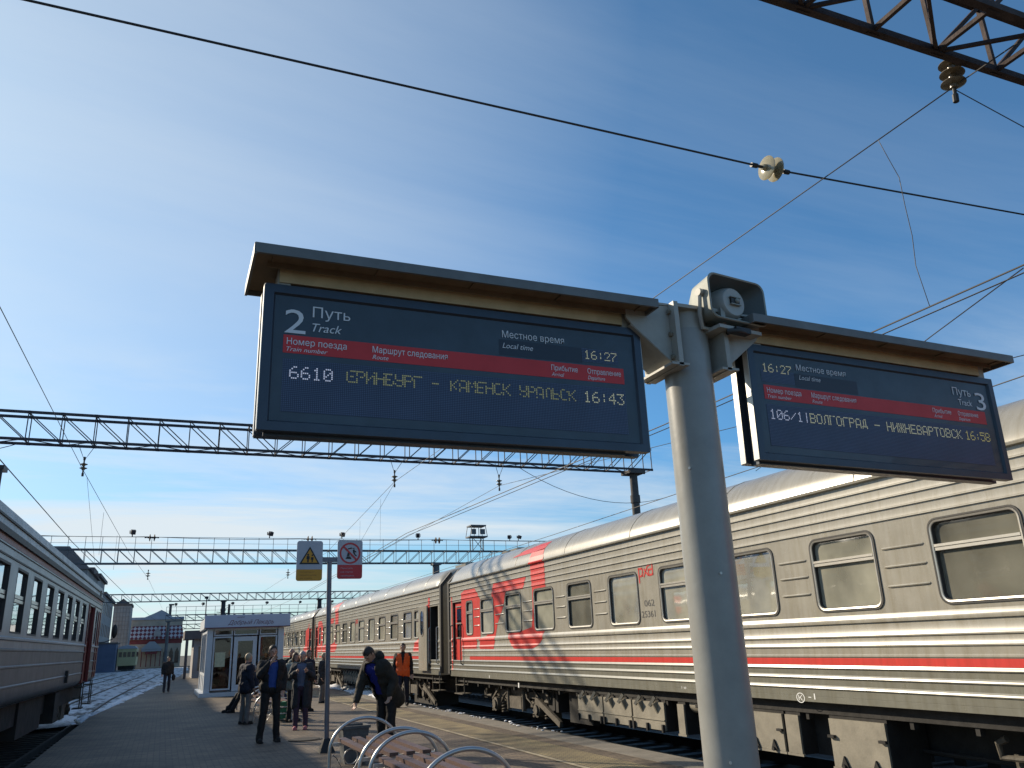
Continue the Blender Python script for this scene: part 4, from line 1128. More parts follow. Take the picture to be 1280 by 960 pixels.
mb = MB(); mb.tube([(-.222, .06, .03), (-.228, .07, -.10), (-.20, .09, -.165), (.1, .09, -.168), (.15, .09, -.168)], .012, 8); mb.cyl((-.235, .06, .03), (-.20, .06, .03), .022, 12)
mb.box(-.16, .16, .0, .16, -.185, -.165)
mb.build('mounting_yoke', M['bracket'], ls, 40)
mb = MB(); mb.tube([(-.02, .24, -.03), (-.1, .24, -.1), (-.16, .20, -.14), (-.13, .16, -.22), (-.16, .14, -.3)], .008, 6); mb.build('cable', M['blackm'], ls, 40)
mb = MB(); mb.tube([(-.06, .04, -.19), (-.1, .0, -.20), (-.04, -.02, -.195), (.05, .0, -.19)], .014, 8); mb.box(-.055, .055, -.02, .03, -.20, -.17); mb.build('junction_box', M['blackm'], ls, 40)

# ------------------------------------------------------------------ gantries
def gantry(label, Y, x0, x1, zb, depth, panel, wid, chord, web, mats, masts, rail=None, mast_r=.2, group='steel gantries over the tracks', cats='gantry', mastbot=-.6, half=True):
    root = thing('overhead_gantry', label, cats, (0, Y, 0), 0, group)
    mb = MB()
    zt = zb + depth
    for y in (-wid / 2, wid / 2):
        mb.bar((x0, y, zb), (x1, y, zb), chord, chord); mb.bar((x0, y, zt), (x1, y, zt), chord, chord)
    n = int((x1 - x0) / panel)
    mid = (x0 + x1) / 2
    for i in range(n + 1):
        x = x0 + (x1 - x0) * i / n
        for y in (-wid / 2, wid / 2):
            mb.bar((x, y, zb), (x, y, zt), web, web)
            if half:
                for z in (zb, zt): mb.box(x - web * 1.8, x + web * 1.8, y - .006, y + .006, z - chord * .65, z + chord * .65)
            if i < n:
                x2 = x0 + (x1 - x0) * (i + 1) / n
                if x < mid: mb.bar((x, y, zt), (x2, y, zb), web, web)
                else: mb.bar((x, y, zb), (x2, y, zt), web, web)
        mb.bar((x, -wid / 2, zb), (x, wid / 2, zb), web, web); mb.bar((x, -wid / 2, zt), (x, wid / 2, zt), web, web)
        if i < n:
            mb.bar((x, -wid / 2 * (1 if i % 2 else -1), zb), (x0 + (x1 - x0) * (i + 1) / n, wid / 2 * (1 if i % 2 else -1), zb), web * .8, web * .8)
    mb.build('truss', mats[0], root)
    if rail:
        mb = MB()
        for y in (-wid / 2,):
            mb.bar((x0, y, rail), (x1, y, rail), web * .8); mb.bar((x0, y, (rail + zt) / 2), (x1, y, (rail + zt) / 2), web * .5)
            for i in range(n + 1):
                x = x0 + (x1 - x0) * i / n; mb.bar((x, y, zt), (x, y, rail), web * .8)
        mb.build('handrail', mats[0], root)
    for x in masts:
        mb = MB(); mb.cyl((x, 0, mastbot), (x, 0, zb - chord / 2), mast_r * 1.25, 14, mast_r)
        mb.box(x - .35, x + .35, -wid / 2 - .05, wid / 2 + .05, zb - chord / 2 - .12, zb - chord / 2)
        mb.cyl((x, 0, zb - 1.3), (x, 0, zb - 1.0), mast_r * 1.25, 14)
        mb.build('mast', mats[1], root, 40)
    return root
gantry('rusty lattice gantry overhead crossing the top right corner', 4.75, -6, 16.5, 8.0, .95, .95, .72, .085, .05, (M['rust'], M['concrete']), (-5.5, 16.2))
gantry('dark lattice gantry crossing behind the lower edge of the left departure board', 27.3, -12.5, 17.5, 8.0, .84, .90, .62, .075, .028, (M['steel'], M['mast_dark']), (-11.5, 16.8), mast_r=.155)
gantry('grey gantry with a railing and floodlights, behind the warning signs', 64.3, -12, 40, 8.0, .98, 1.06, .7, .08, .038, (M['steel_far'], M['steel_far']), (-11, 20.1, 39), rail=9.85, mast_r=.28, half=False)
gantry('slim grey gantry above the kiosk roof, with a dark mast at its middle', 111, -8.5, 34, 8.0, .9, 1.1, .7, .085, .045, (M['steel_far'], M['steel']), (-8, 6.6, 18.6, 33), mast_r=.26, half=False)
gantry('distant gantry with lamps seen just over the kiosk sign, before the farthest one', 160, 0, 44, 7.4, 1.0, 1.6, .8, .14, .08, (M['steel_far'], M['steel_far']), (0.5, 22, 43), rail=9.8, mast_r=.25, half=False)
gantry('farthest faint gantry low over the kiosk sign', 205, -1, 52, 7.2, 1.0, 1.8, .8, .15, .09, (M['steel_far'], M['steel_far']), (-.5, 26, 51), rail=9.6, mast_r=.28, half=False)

def floodlight(x, y, z, rz, label, big=1.0):
    big *= .78
    t = thing('floodlight', label, 'floodlight', (x, y, z), rz, 'floodlights on the gantries')
    mb = MB(); s_ = big
    mb.box(-.19 * s_, .19 * s_, -.16 * s_, .16 * s_, .28 * s_, .66 * s_, Matrix.Rotation(R(25), 4, 'X')); mb.build('lamp_housing', M['steel'], t)
    mb = MB(); mb.cyl((0, 0, 0), (0, 0, .4 * s_), .05 * s_, 8); mb.box(-.26 * s_, -.22 * s_, -.04, .04, .3 * s_, .6 * s_); mb.box(.22 * s_, .26 * s_, -.04, .04, .3 * s_, .6 * s_); mb.build('bracket', M['steel'], t)
for x, rz, lab in ((-2.7, .3, 'floodlight on the railed gantry, leftmost of its row'), (6.8, .5, 'floodlight on the railed gantry left of the warning signs'), (12.3, .2, 'floodlight on the railed gantry just above the no crossing sign'),
                   (18.5, -.3, 'floodlight on the railed gantry between the signs and the carriage roof'), (26.6, -.6, 'paired floodlight on the railed gantry above the carriage roof, left one'), (27.4, .6, 'paired floodlight on the railed gantry above the carriage roof, right one')):
    floodlight(x, 64, 9.85, rz, lab, 1.0 if x < 26 else .9)
for i, x in enumerate((1.5, 6.0, 11.0, 17.0, 23.0, 29.0)):
    floodlight(x, 159.6, 9.8, .3 * i, 'small floodlight on the distant gantry above the kiosk, %s of six' % ('leftmost|second from the left|third from the left|fourth from the left|fifth from the left|rightmost'.split('|')[i]), 1.3)
lt = thing('floodlight_tower', 'small square lamp platform rising above the railed gantry', 'lamp tower', (23.7, 64.3, 9.0))
lt.scale = (.8, .8, .85)
mb = MB()
for x in (-.6, .6):
    for y in (-.4, .4): mb.bar((x, y, 0), (x, y, 1.3), .07)
mb.bar((-.6, -.4, 0), (.6, -.4, 1.3), .05); mb.bar((.6, -.4, 0), (-.6, -.4, 1.3), .05)
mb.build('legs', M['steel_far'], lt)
mb = MB(); mb.box(-1.0, 1.0, -.7, .7, 1.3, 1.42)
for x in (-.95, 0, .95): mb.bar((x, -.7, 1.42), (x * .8, -.7, 2.4), .05); mb.bar((x, .7, 1.42), (x * .8, .7, 2.4), .05)
mb.box(-.85, .85, -.7, .7, 2.38, 2.5)
for x in (-.5, .5): mb.box(x - .25, x + .25, -.6, -.4, 1.6, 2.1)
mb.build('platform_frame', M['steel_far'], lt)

# insulators
def insulator(x, y, z, axis, label, n=3, r=.13, m='ins_dark', gap=.11, caps=.06, group='insulators holding the wires'):
    t = thing('insulator', label, 'insulator', (x, y, z), 0, group)
    ax = Vector(axis).normalized()
    L = n * gap
    mb = MB(); mb.cyl(-ax * (L / 2 + .12), ax * (L / 2 + .12), .022, 8)
    for s_ in (-1, 1):
        a = ax * (s_ * (L / 2 + .08)); mb.cyl(a, a + ax * (s_ * .10), .035, 8)
    mb.build('fitting', M['blackm'], t, 40)
    mb = MB()
    for i in range(n):
        c = ax * (-L / 2 + gap * (i + .5))
        mb.lathe([(.03, -gap * .45), (.045, -gap * .40), (.05, -gap * .10), (r * .75, -gap * .06), (r, gap * .06), (r * .98, gap * .14), (r * .6, gap * .20), (.05, gap * .30), (.03, gap * .45)], c, ax, 24)
    mb.build('disc', M[m], t, 40)
    return t
insulator(7.44, 7.7, 7.97, (1, -.0, .02), 'pale glass double disc insulator in the black cross wire against the sky', 2, .175, 'ins', .155)
insulator(8.17, 5.30, 7.95, (.05, -.05, 1), 'brown ribbed insulator hanging from the rusty gantry in the top right corner', 3, .14, 'ins_dark', .13)
for x, lab in ((-2.69, 'small insulator under the dark lattice gantry, left of the departure board'), (6.99, 'small insulator under the dark lattice gantry, below the middle of the board'), (10.93, 'small insulator under the dark lattice gantry, below the right end of the board')):
    insulator(x, 27.1, 7.26, (0, 0, 1), lab, 2, .11, 'ins_dark', .12)
for x, lab in ((-1.42, 'tiny insulator under the railed gantry, above the walking man'), (8.29, 'tiny insulator under the railed gantry, left of the yellow warning sign')):
    insulator(x, 64, 7.2, (0, 0, 1), lab, 2, .16, 'ins_dark', .17)
for x, lab in ((-1.4, 'horizontal insulator on the rail of the railed gantry, left end'), (9.8, 'horizontal insulator on the railed gantry between the two warning plates'), (20.1, 'horizontal insulator on the railed gantry above its dark mast')):
    insulator(x, 63.9, 9.80, (1, 0, 0), lab, 2, .26, 'rust', .3)

# ------------------------------------------------------------------ wires
def wire(label, pts, r=.010, sag=0.0, drops=(), group='overhead wires'):
    P_ = [Vector(p) for p in pts]
    o = []
    for a, b in zip(P_, P_[1:]):
        n = max(14 if sag else 2, int((b - a).length / 3))
        for i in range(n):
            t = i / n; q = a.lerp(b, t); q.z -= sag * 4 * t * (1 - t); o.append(q)
    o.append(P_[-1])
    mb = MB(); mb.tube(o, r, 6)
    for a, b in drops: mb.tube([a, b], r * .6, 5)
    return tag(mb.build('overhead_wire', M['wire'], None, 60), label, 'wire', group)
wire('thick black cross wire running over the whole top of the view to the glass insulator', [(-9, 7.7, 7.97), (-1.79, 7.7, 7.96), (7.30, 7.7, 7.97)], .014)
wire('black cross wire running right from the glass insulator', [(7.58, 7.7, 7.975), (12.8, 7.7, 8.21), (16, 7.7, 8.4)], .014)
wire('carrier wire running down left from the brown insulator to the dark gantry', [(8.18, 5.36, 7.80), (7.86, 11.2, 7.64), (6.99, 27.1, 7.15), (8.0, 46, 6.8), (8.29, 64, 7.05), (8.6, 111, 7.2)], .008)
wire('carrier wire passing over the rusty gantry behind the camera side', [(8.18, 5.24, 7.80), (8.4, -8, 7.6)], .008)
wire('contact wire of the right hand train track, upper one of the pair', [(8.3, -6, 5.36), (8.25, 5, 5.35), (8.12, 12, 5.35), (7.4, 27, 5.36), (8.9, 64, 5.4), (9.0, 120, 5.4)], .010)
wire('contact wire of the right hand train track, lower one of the pair', [(8.38, -6, 5.30), (8.33, 5, 5.30), (8.2, 12, 5.295), (7.48, 27, 5.30), (8.98, 64, 5.34)], .008)
wire('thin dropper between the carrier wire and the contact wire at the right', [(8.11, 6.42, 7.76), (8.10, 6.33, 7.45), (8.13, 6.25, 7.1), (8.14, 6.26, 6.7), (8.18, 6.28, 6.3), (8.17, 6.31, 5.9), (8.22, 6.28, 5.36)], .005)
wire('slanting stay wire falling left from the contact wire at the right edge', [(8.32, 5.15, 5.35), (9.12, 7.03, 5.35), (12.6, 15, 5.3)], .007)
wire('thin stay wire falling right from the brown insulator', [(8.2, 5.35, 7.80), (8.95, 5.0, 7.1), (9.7, 4.7, 6.45)], .006)
wire('feeder wire above the carriage roof beside the grey pole', [(12.3, 5, 5.45), (12.5, 14.5, 5.35), (12.9, 27, 5.35), (13.5, 64, 5.4)], .010)
wire('carrier wire reaching the insulator below the right end of the board', [(13.2, 4.0, 5.97), (13.0, 8.4, 5.95), (10.93, 27.1, 7.15), (12.5, 64, 7.3)], .008)
wire('slack wire looping from the dark gantry mast behind the grey pole', [(11.6, 27.1, 7.95), (19, 27.4, 7.2)], .010, .85)
wire('left carrier wire coming down to the insulator left of the departure board', [(-3.4, 4, 8.2), (-3.15, 15.3, 7.65), (-2.69, 27.1, 7.15), (-2.0, 46, 6.75), (-1.42, 64, 7.0), (-.5, 111, 7.2)], .009,
     drops=[((-2.65, 28, 7.12), (-2.9, 38, 5.36)), ((-2.5, 34, 6.95), (-2.5, 34, 5.36)), ((-2.3, 40, 6.85), (-2.3, 40, 5.36))])
wire('left contact wire over the suburban train', [(-3.2, 4, 5.36), (-3.15, 17.5, 5.35), (-3.04, 30, 5.35), (-2.2, 64, 5.35), (-.6, 111, 5.35)], .011)
wire('slack loop of wire hanging under the left end of the dark gantry', [(-4.4, 27.2, 7.95), (-8.5, 27.2, 7.9)], .012, .45)
wire('droppers under the middle insulator of the dark gantry', [(6.99, 27.1, 7.1), (7.6, 38, 5.4)], .006, drops=[((7.2, 30, 7.05), (7.2, 30, 5.4)), ((7.5, 35, 6.95), (7.5, 35, 5.4))])
wire('suspension loop of the insulator below the right end of the board', [(10.75, 27.0, 7.95), (10.93, 27.1, 7.45), (11.1, 27.0, 7.95)], .010)
wire('suspension loop of the insulator below the middle of the board', [(6.8, 27.0, 7.95), (6.99, 27.1, 7.45), (7.3, 27.0, 7.95)], .010)
wire('suspension loop of the insulator left of the departure board', [(-2.9, 27.0, 7.95), (-2.69, 27.1, 7.45), (-2.4, 27.0, 7.95)], .010)
wire('hanging rod of the brown insulator under the rusty gantry', [(7.98, 5.11, 8.05), (8.16, 5.28, 8.12)], .014)
wire('feeder line strung along the rail of the railed gantry', [(-12, 63.7, 10.0), (-1.7, 63.7, 9.85), (9.5, 63.7, 9.8), (20, 63.7, 9.85), (39, 63.7, 9.9)], .02, .1)

# ------------------------------------------------------------------ warning sign post
wp = thing('warning_sign_post', 'grey post with a yellow warning plate and a red prohibition plate', 'sign post', (2.745, 15.2, 0))
mb = MB(); mb.cyl((0, 0, .02), (-.04, 0, 3.22), .043, 20); mb.build('post', M['post'], wp, 40)
mb = MB(); mb.loft([[(x * .13, y * .13, 0) for x, y in ((-1, -1), (1, -1), (1, 1), (-1, 1))], [(x * .05, y * .05, .22) for x, y in ((-1, -1), (1, -1), (1, 1), (-1, 1))]], capa=True, capb=True); mb.build('base_shoe', M['blackm'], wp)
mb = MB(); mb.box(-.22, .14, -.035, .035, 3.215, 3.30); mb.build('crossbar', M['post'], wp)
def sign_plate(name, xc, z0, z1, w, kind_):
    px = lambda u, v, o: (xc + u, -.04 - o, z0 + v)
    h = z1 - z0; r = .045
    lp = [(p.y, p.z) for p in rrect(0, h / 2, w, h, r, 0)]
    mb = MB(); mb.loft([[px(u, v, 0) for u, v in lp], [px(u, v, .012) for u, v in lp]], capa=True, capb=True)
    pl = mb.build(name, M['plate'], wp)
    k = h * (.285 if kind_ == 'warn' else .36)
    lw = [(u, v) for u, v in lp if v < k] ; lw = [(u, v) for u, v in lw]
    low = [(-w / 2, k)] + [(u, v) for u, v in lp if v < k and u < 0] + [(u, v) for u, v in lp if v < k and u >= 0] + [(w / 2, k)]
    mb = MB(); mb.add([px(u, v, .0135) for u, v in low], [tuple(range(len(low)))]); mb.build('colour_field', M['amber'] if kind_ == 'warn' else M['sred'], pl)
    mb = MB()
    lines = ('Осторожно!', 'Держите детей', 'за руку') if kind_ == 'warn' else ('Прыгать', 'на пути', 'запрещено')
    for i, t in enumerate(lines): put_text(mb, t, lambda a, b: px(a, b, .016), -w * .36, k * (.72 - .27 * i), w * (.026 * len(t) + .3), .022)
    mb.build('lettering', mat('sign_brown_lettering', (0.25, 0.09, 0.02), 0.6) if kind_ == 'warn' else M['plate'], pl)
    if kind_ == 'warn':
        c = (0, h * .58)
        tri = lambda s_: [(c[0], c[1] + .20 * s_), (c[0] + .185 * s_, c[1] - .12 * s_), (c[0] - .185 * s_, c[1] - .12 * s_)]
        mb = MB(); mb.add([px(u, v, .0135) for u, v in tri(1)], [(0, 1, 2)]); mb.build('warning_triangle', M['black'], pl)
        mb = MB(); mb.add([px(u, v, .016) for u, v in tri(.76)], [(0, 1, 2)]); mb.build('triangle_field', M['amber'], pl)
        mb = MB()
        for (u0, s_) in ((-.03, 1.0), (.045, .8)):
            mb.add([px(u0 + .02 * s_ * math.cos(R(a)), c[1] + .05 * s_ + .02 * s_ * math.sin(R(a)), .0185) for a in range(0, 360, 40)], [tuple(range(9))])
            mb.add([px(u0 + a * s_, c[1] + b * s_ - (0 if s_ == 1 else .015), .0185) for a, b in ((-.028, .028), (.028, .028), (.028, -.03), (.014, -.03), (.014, -.085), (-.014, -.085), (-.014, -.03), (-.028, -.03))], [tuple(range(8))])
        mb.build('pictogram', M['black'], pl)
    else:
        c = (0, h * .66); ro, ri = .195, .162
        mb = MB(); n = 36
        mb.loft([[px(c[0] + q * math.cos(2 * math.pi * i / n), c[1] + q * math.sin(2 * math.pi * i / n), .0135) for i in range(n)] for q in (ro, ri)])
        dd = Vector((-.7071, .7071)); nn_ = Vector((.7071, .7071)) * .016
        mb.add([px(c[0] + dd.x * s_ * .17 + nn_.x * t_, c[1] + dd.y * s_ * .17 + nn_.y * t_, .020) for s_, t_ in ((1, 1), (1, -1), (-1, -1), (-1, 1))], [(0, 1, 2, 3)])
        mb.build('prohibition_ring', M['sred'], pl)
        mb = MB(); f = lambda pts: mb.add([px(c[0] + u, c[1] + v, .017) for u, v in pts], [tuple(range(len(pts)))])
        f([(-.085, -.105), (.03, -.105), (.005, -.06), (-.055, -.06)]); f([(-.06, -.055), (-.01, -.055), (-.015, .0), (-.04, .02)]); f([(-.05, .085), (.03, .105), (.045, .085), (-.03, .07)])
        f([(.05, .06), (.075, .075), (.085, .05), (.12, .03), (.115, .015), (.08, .02), (.10, -.02), (.13, -.05), (.115, -.06), (.08, -.03), (.06, .0)]); f([(.055, .095), (.075, .10), (.078, .08), (.058, .078)])
        mb.build('pictogram', M['black'], pl)
sign_plate('warning_plate', 2.335 - 2.745, 2.875, 3.59, .465, 'warn')
sign_plate('prohibition_plate', 3.07 - 2.745, 2.905, 3.61, .465, 'stop')

# ------------------------------------------------------------------ benches
def bench():
    t = thing('platform_bench', '', 'bench')
    for s_ in (-1, 1):
        mb = MB(); pts = [(-.50, s_ * .98, 0.0)]
        for i in range(0, 25):
            a = math.pi - math.pi * i / 24; pts.append((.50 * math.cos(a), s_ * .98, .30 + .42 * math.sin(a)))
        pts.append((.50, s_ * .98, 0.0)); mb.tube(pts, .024, 12)
        mb.build('hoop', M['galv'], t, 60)
    for s_ in (-1, 1):
        mb = MB(); mb.bar((-.47, s_ * .93, .40), (.47, s_ * .93, .40), .05, .04)
        pts = [(-.46 + .92 * i / 16, s_ * .96, .12 + .14 * math.cos(i * math.pi / 4)) for i in range(17)]; mb.tube(pts, .009, 6)
        pts = [(-.20 + .10 * math.cos(R(a)), s_ * .96, .22 + .10 * math.sin(R(a))) for a in range(0, 361, 24)]; mb.tube(pts, .009, 6)
        pts = [(.20 + .10 * math.cos(R(a)), s_ * .96, .22 + .10 * math.sin(R(a))) for a in range(0, 361, 24)]; mb.tube(pts, .009, 6)
        mb.build('end_scroll', M['galv'], t, 60)
    for x in (-.31, -.105, .105, .31):
        mb = MB(); mb.box(x - .055, x + .055, -1.10, 1.10, .42, .465); mb.build('slat', M['wood'], t)
    return t
b0 = bench(); b0.location = (2.80, 11.5, 0)
tag(b0, 'slatted bench with tubular hoops in front of the bending man', 'bench', 'slatted benches along the platform')
for y, lab in ((9.0, 'slatted hoop bench nearest the camera, cut by the lower edge of the photo'), (23.6, 'hoop bench behind the man with a hand at his mouth'), (26.9, 'farthest hoop bench, in front of the kiosk')):
    b = copy_tree(b0); b.location = (2.80 if y < 20 else 2.75, y, 0); b['label'] = lab
# litter bin
lb = thing('litter_bin', 'dark grey tapered litter bin behind the bench hoop', 'bin', (2.87, 13.6, 0))
mb = MB(); mb.loft([[(x * w_, y * w_, z) for x, y in ((-1, -1), (1, -1), (1, 1), (-1, 1))] for w_, z in ((.155, 0), (.205, .50), (.225, .50), (.225, .54), (.185, .54), (.15, .12))], capa=True, capb=True); mb.build('bin_body', M['bin'], lb)
mb = MB(); mb.tube([(.10 * math.cos(R(a)), -.19, .30 + .10 * math.sin(R(a))) for a in range(200, 341, 20)], .012, 6); mb.build('handle', M['galv'], lb)
mc = MB(); mc.cyl((0, 0, -.02), (0, 0, .012), .33, 32); mc.cyl((0, 0, .012), (0, 0, .02), .28, 32)
o = mc.build('manhole_cover', M['under']); o.location = (2.74, 17.5, 0); tag(o, 'round dark manhole cover in the paving left of the sign post', 'manhole cover')

# ------------------------------------------------------------------ kiosk
ki = thing('kiosk', 'white glazed bakery kiosk with a pale script sign board', 'kiosk', (3.19, 37.0, 0))
KW, KD = 1.53, 5.0
mb = MB(); mb.box(-KW - .17, KW + .12, -.16, KD + .1, .0, .16); mb.build('plinth', M['kiosk'], ki)
for x in (-KW + .10, KW - .10):
    for y in (.10, KD - .10):
        mb = MB(); mb.box(x - .12, x + .12, y - .12, y + .12, .16, 2.66); mb.build('corner_post', M['kiosk'], ki)
mb = MB(); mb.box(-KW + .05, KW - .05, KD - .08, KD, .16, 2.66); mb.box(-KW + .05, KW - .05, .3, KD - .1, .17, .2); mb.box(-KW + .12, KW - .12, .0, KD, 2.60, 2.68); mb.box(KW - .06, KW, .2, KD - .2, .16, 2.66); mb.build('wall', M['kiosk'], ki)
mb = MB(); mb.box(-KW - .12, KW + .18, -.24, KD + .1, 2.69, 3.10); mb.build('roof', M['kiosk'], ki)
mb = MB(); mb.box(-KW - .16, KW + .22, -.30, -.241, 2.70, 3.20); sg = mb.build('sign_board', M['kiosk_sign'], ki)
mb = MB(); put_text(mb, 'Добрый Пекарь', lambda a, b: (a, -.304, b), -.78, 2.80, 1.85, .17, .45); put_text(mb, 'кафе', lambda a, b: (a, -.304, b), -.42, 3.07, .3, .05, .4); mb.build('lettering', M['maroon'], sg)
mb = MB(); mb.box(-KW - .16, KW + .22, -.31, -.20, 2.665, 2.70); mb.build('trim', M['maroon'], sg)
def kwin(x0, x1, z0, z1, fr=.06):
    mb = MB(); mb.box(x0, x1, .08, .09, z0, z1); w_ = mb.build('window', M['kglass'], ki)
    mb = MB()
    for p in ((x0 - fr, x0, z0 - fr, z1 + fr), (x1, x1 + fr, z0 - fr, z1 + fr)): mb.box(p[0], p[1], .03, .13, p[2], p[3])
    for p in ((x0, x1, z0 - fr, z0), (x0, x1, z1, z1 + fr)): mb.box(p[0], p[1], .03, .13, p[2], p[3])
    mb.build('frame', M['kiosk'], w_)
kwin(-1.22, -.58, .30, 2.28); kwin(.60, 1.22, .30, 2.28)
kwin(-1.22, -.58, 2.42, 2.58, .05); kwin(-.44, .44, 2.42, 2.58, .05); kwin(.60, 1.22, 2.42, 2.58, .05)
mb = MB(); mb.box(-.46, -.30, .05, .11, .18, 2.32); mb.box(.30, .46, .05, .11, .18, 2.32); mb.box(-.30, .30, .05, .11, 2.14, 2.32); mb.box(-.30, .30, .05, .11, .18, .42); kd = mb.build('door', M['kiosk'], ki)
mb = MB(); mb.box(-.30, .30, .075, .085, .42, 2.14); mb.build('pane', M['kglass'], kd)
mb = MB(); mb.tube([(.34, .05, 1.0), (.34, 0, 1.02), (.34, 0, 1.35), (.34, .05, 1.37)], .014, 6); mb.build('handle', M['galv'], kd)
for i in range(3):
    y0 = .3 + i * 1.5
    mb = MB(); mb.box(-KW + .04, -KW + .05, y0, y0 + 1.3, .9, 2.5); w_ = mb.build('window', M['kglass'], ki)
    mb = MB(); mb.box(-KW, -KW + .08, y0 - .07, y0, .2, 2.6); mb.box(-KW, -KW + .08, y0, y0 + 1.3, .8, .9); mb.box(-KW, -KW + .08, y0, y0 + 1.3, 2.5, 2.6); mb.build('frame', M['kiosk'], w_)
mb = MB(); mb.box(-KW + .03, -KW + .07, .3, KD - .3, .18, .8); mb.build('side_panel', M['kiosk'], ki)
mb = MB(); mb.box(-1.18, -.78, .055, .06, 1.15, 1.72); mb.build('poster', M['poster'], ki)
mb = MB(); mb.box(-1.4, 1.4, 1.9, 1.95, .2, 2.6); mb.box(-1.35, 1.3, 1.0, 1.7, .2, 1.05)
for z in (1.4, 1.8, 2.2): mb.box(-1.35, 1.3, 1.6, 1.9, z, z + .03)
mb.build('shop_shelf', M['shelf'], ki)
mb = MB()
for i in range(40):
    x = rnd.uniform(-1.3, 1.25); z = rnd.choice((1.05, 1.43, 1.83, 2.23)); mb.ell((x, 1.72 if z > 1.1 else 1.2, z + .09), (.10, .08, .08), 8, 6)
mb.build('bread', mat('bread_crust', (0.30, 0.14, 0.05), 0.7), ki, 60)
mb = MB(); mb.box(-.95, -.62, .35, .65, .2, 1.05); mb.ell((-.78, .5, 1.2), (.13, .1, .2), 12, 8); mb.box(-1.2, -.62, .3, .6, .2, .42); mb.build('display_stand', mat('red_display_stand', (0.34, 0.025, 0.02), 0.5), ki)

# ------------------------------------------------------------------ small pavilion behind the kiosk
pv = thing('platform_pavilion', 'low grey pavilion with a dark overhanging roof beside the kiosk', 'pavilion', (3.0, 67, 0))
mb = MB(); mb.box(-.9, 2.0, 0, 5, 0, 2.75); mb.build('wall', M['wall_stone'], pv)
mb = MB(); mb.box(-1.6, 2.4, -.6, 5.5, 2.75, 3.35); mb.build('roof', M['roof_dark'], pv)
for x in (-.55, .35):
    mb = MB(); mb.box(x, x + .6, -.02, .03, .5, 2.2); mb.build('window', M['win_dark'], pv)
mb = MB(); mb.box(-1.5, -1.3, -.5, -.3, 0, 2.75); mb.build('pillar', M['roof_dark'], pv)

# ------------------------------------------------------------------ buildings in the distance
def building(name, label, loc, cat='building', group=None): return thing(name, label, cat, loc, 0, group)
def wgrid(root, face, u0, u1, nu, z0, dz, nz, w, h, fixed):
    for i in range(nu):
        for j in range(nz):
            u = u0 + (u1 - u0) * (i + .5) / nu; z = z0 + dz * j
            mb = MB()
            if face == 'x': mb.box(fixed - .12, fixed + .03, u - w / 2, u + w / 2, z, z + h)
            else: mb.box(u - w / 2, u + w / 2, fixed - .03, fixed + .12, z, z + h)
            mb.build('window', M['win_dark'], root)
ba = building('apartment_building', 'tall grey apartment block with a dark hipped roof behind the suburban train', (-8.6, 104, -.6))
mb = MB(); mb.box(-16, 0, 0, 16, 0, 11.9); mb.build('wall', M['wall_grey'], ba)
mb = MB(); mb.loft([[(-16.3, -.3, 11.9), (.3, -.3, 11.9), (.3, 16.3, 11.9), (-16.3, 16.3, 11.9)], [(-13, 3, 14.8), (-2.4, 3, 14.8), (-2.4, 13.5, 14.8), (-13, 13.5, 14.8)]], capa=True, capb=True); rf = mb.build('roof', M['roof_dark'], ba)
mb = MB(); mb.box(-6.2, -5.2, 6, 7, 14, 15.6); mb.build('chimney', M['wall_grey'], rf)
wgrid(ba, 'x', 1, 15, 5, 2.2, 3.1, 3, 1.1, 1.7, 0.0); wgrid(ba, 'y', -15, -1, 6, 2.2, 3.1, 3, 1.1, 1.7, 0.0)
an = building('apartment_building', 'unseen grey block added behind the suburban train to shade the platform', (-12.2, 40, -.6))
mb = MB(); mb.box(-12, 0, 0, 63.5, 0, 11.6); mb.build('wall', M['wall_grey'], an)  # hidden behind the train, added to cast shade on the left platform
mb = MB(); mb.box(-12.3, .3, -.3, 63.5, 11.6, 12.2); mb.build('roof', M['roof_dark'], an)
wgrid(an, 'x', 1, 62, 14, 2.2, 3.1, 3, 1.1, 1.7, 0.0)
bb = building('apartment_building', 'lower grey stone block with a stepped roof edge, right of the tall one', (-8.75, 122, -.6))
mb = MB(); mb.box(-10, 0, 0, 14, 0, 12.6); mb.box(-10, 0, 14, 40, 0, 11.2); mb.build('wall', M['wall_stone'], bb)
mb = MB(); mb.box(-10.3, .35, -.2, 14.2, 12.6, 13.0); mb.box(-10.3, .35, 14.3, 40.2, 11.2, 11.6); mb.box(-9, -.6, 1, 8, 13.0, 13.9); mb.box(-9, -.9, 18, 30, 11.6, 12.2); mb.build('roof', M['roof_dark'], bb)
wgrid(bb, 'x', 1, 39, 10, 2.2, 3.2, 3, 1.2, 1.8, 0.0)
tw = building('clad_tower', 'pale lattice clad tower block between the stone block and the station', (-8.9, 168, -.6))
mb = MB(); mb.box(0, 2.9, 0, 8, 0, 11.2); mb.build('wall', M['wall_stone'], tw)
mb = MB(); mb.box(-.15, 3.05, -.15, 8, 11.2, 11.6); mb.prism([(.3, 11.6), (2.6, 11.6), (1.45, 12.5)], lambda p: (p[0], 0, p[1]), lambda p: (p[0], 6, p[1])); mb.build('roof', M['roof_dark'], tw)
mb = MB()
for i in range(6):
    mb.bar((.1 + i * .5, -.06, .5), (.1 + i * .5, -.06, 11), .06)
for j in range(14): mb.bar((0.05, -.06, 1 + j * .75), (2.85, -.06, 1 + j * .75), .05)
mb.build('lattice', M['wall_grey'], tw)
st = building('station_building', 'ornate old station hall with a red and white diamond tiled roof', (-6.5, 180, -.6), 'station')
mb = MB(); mb.box(0, 9.8, 0, 10, 0, 5.4); mb.build('wall', M['wall_cream'], st)
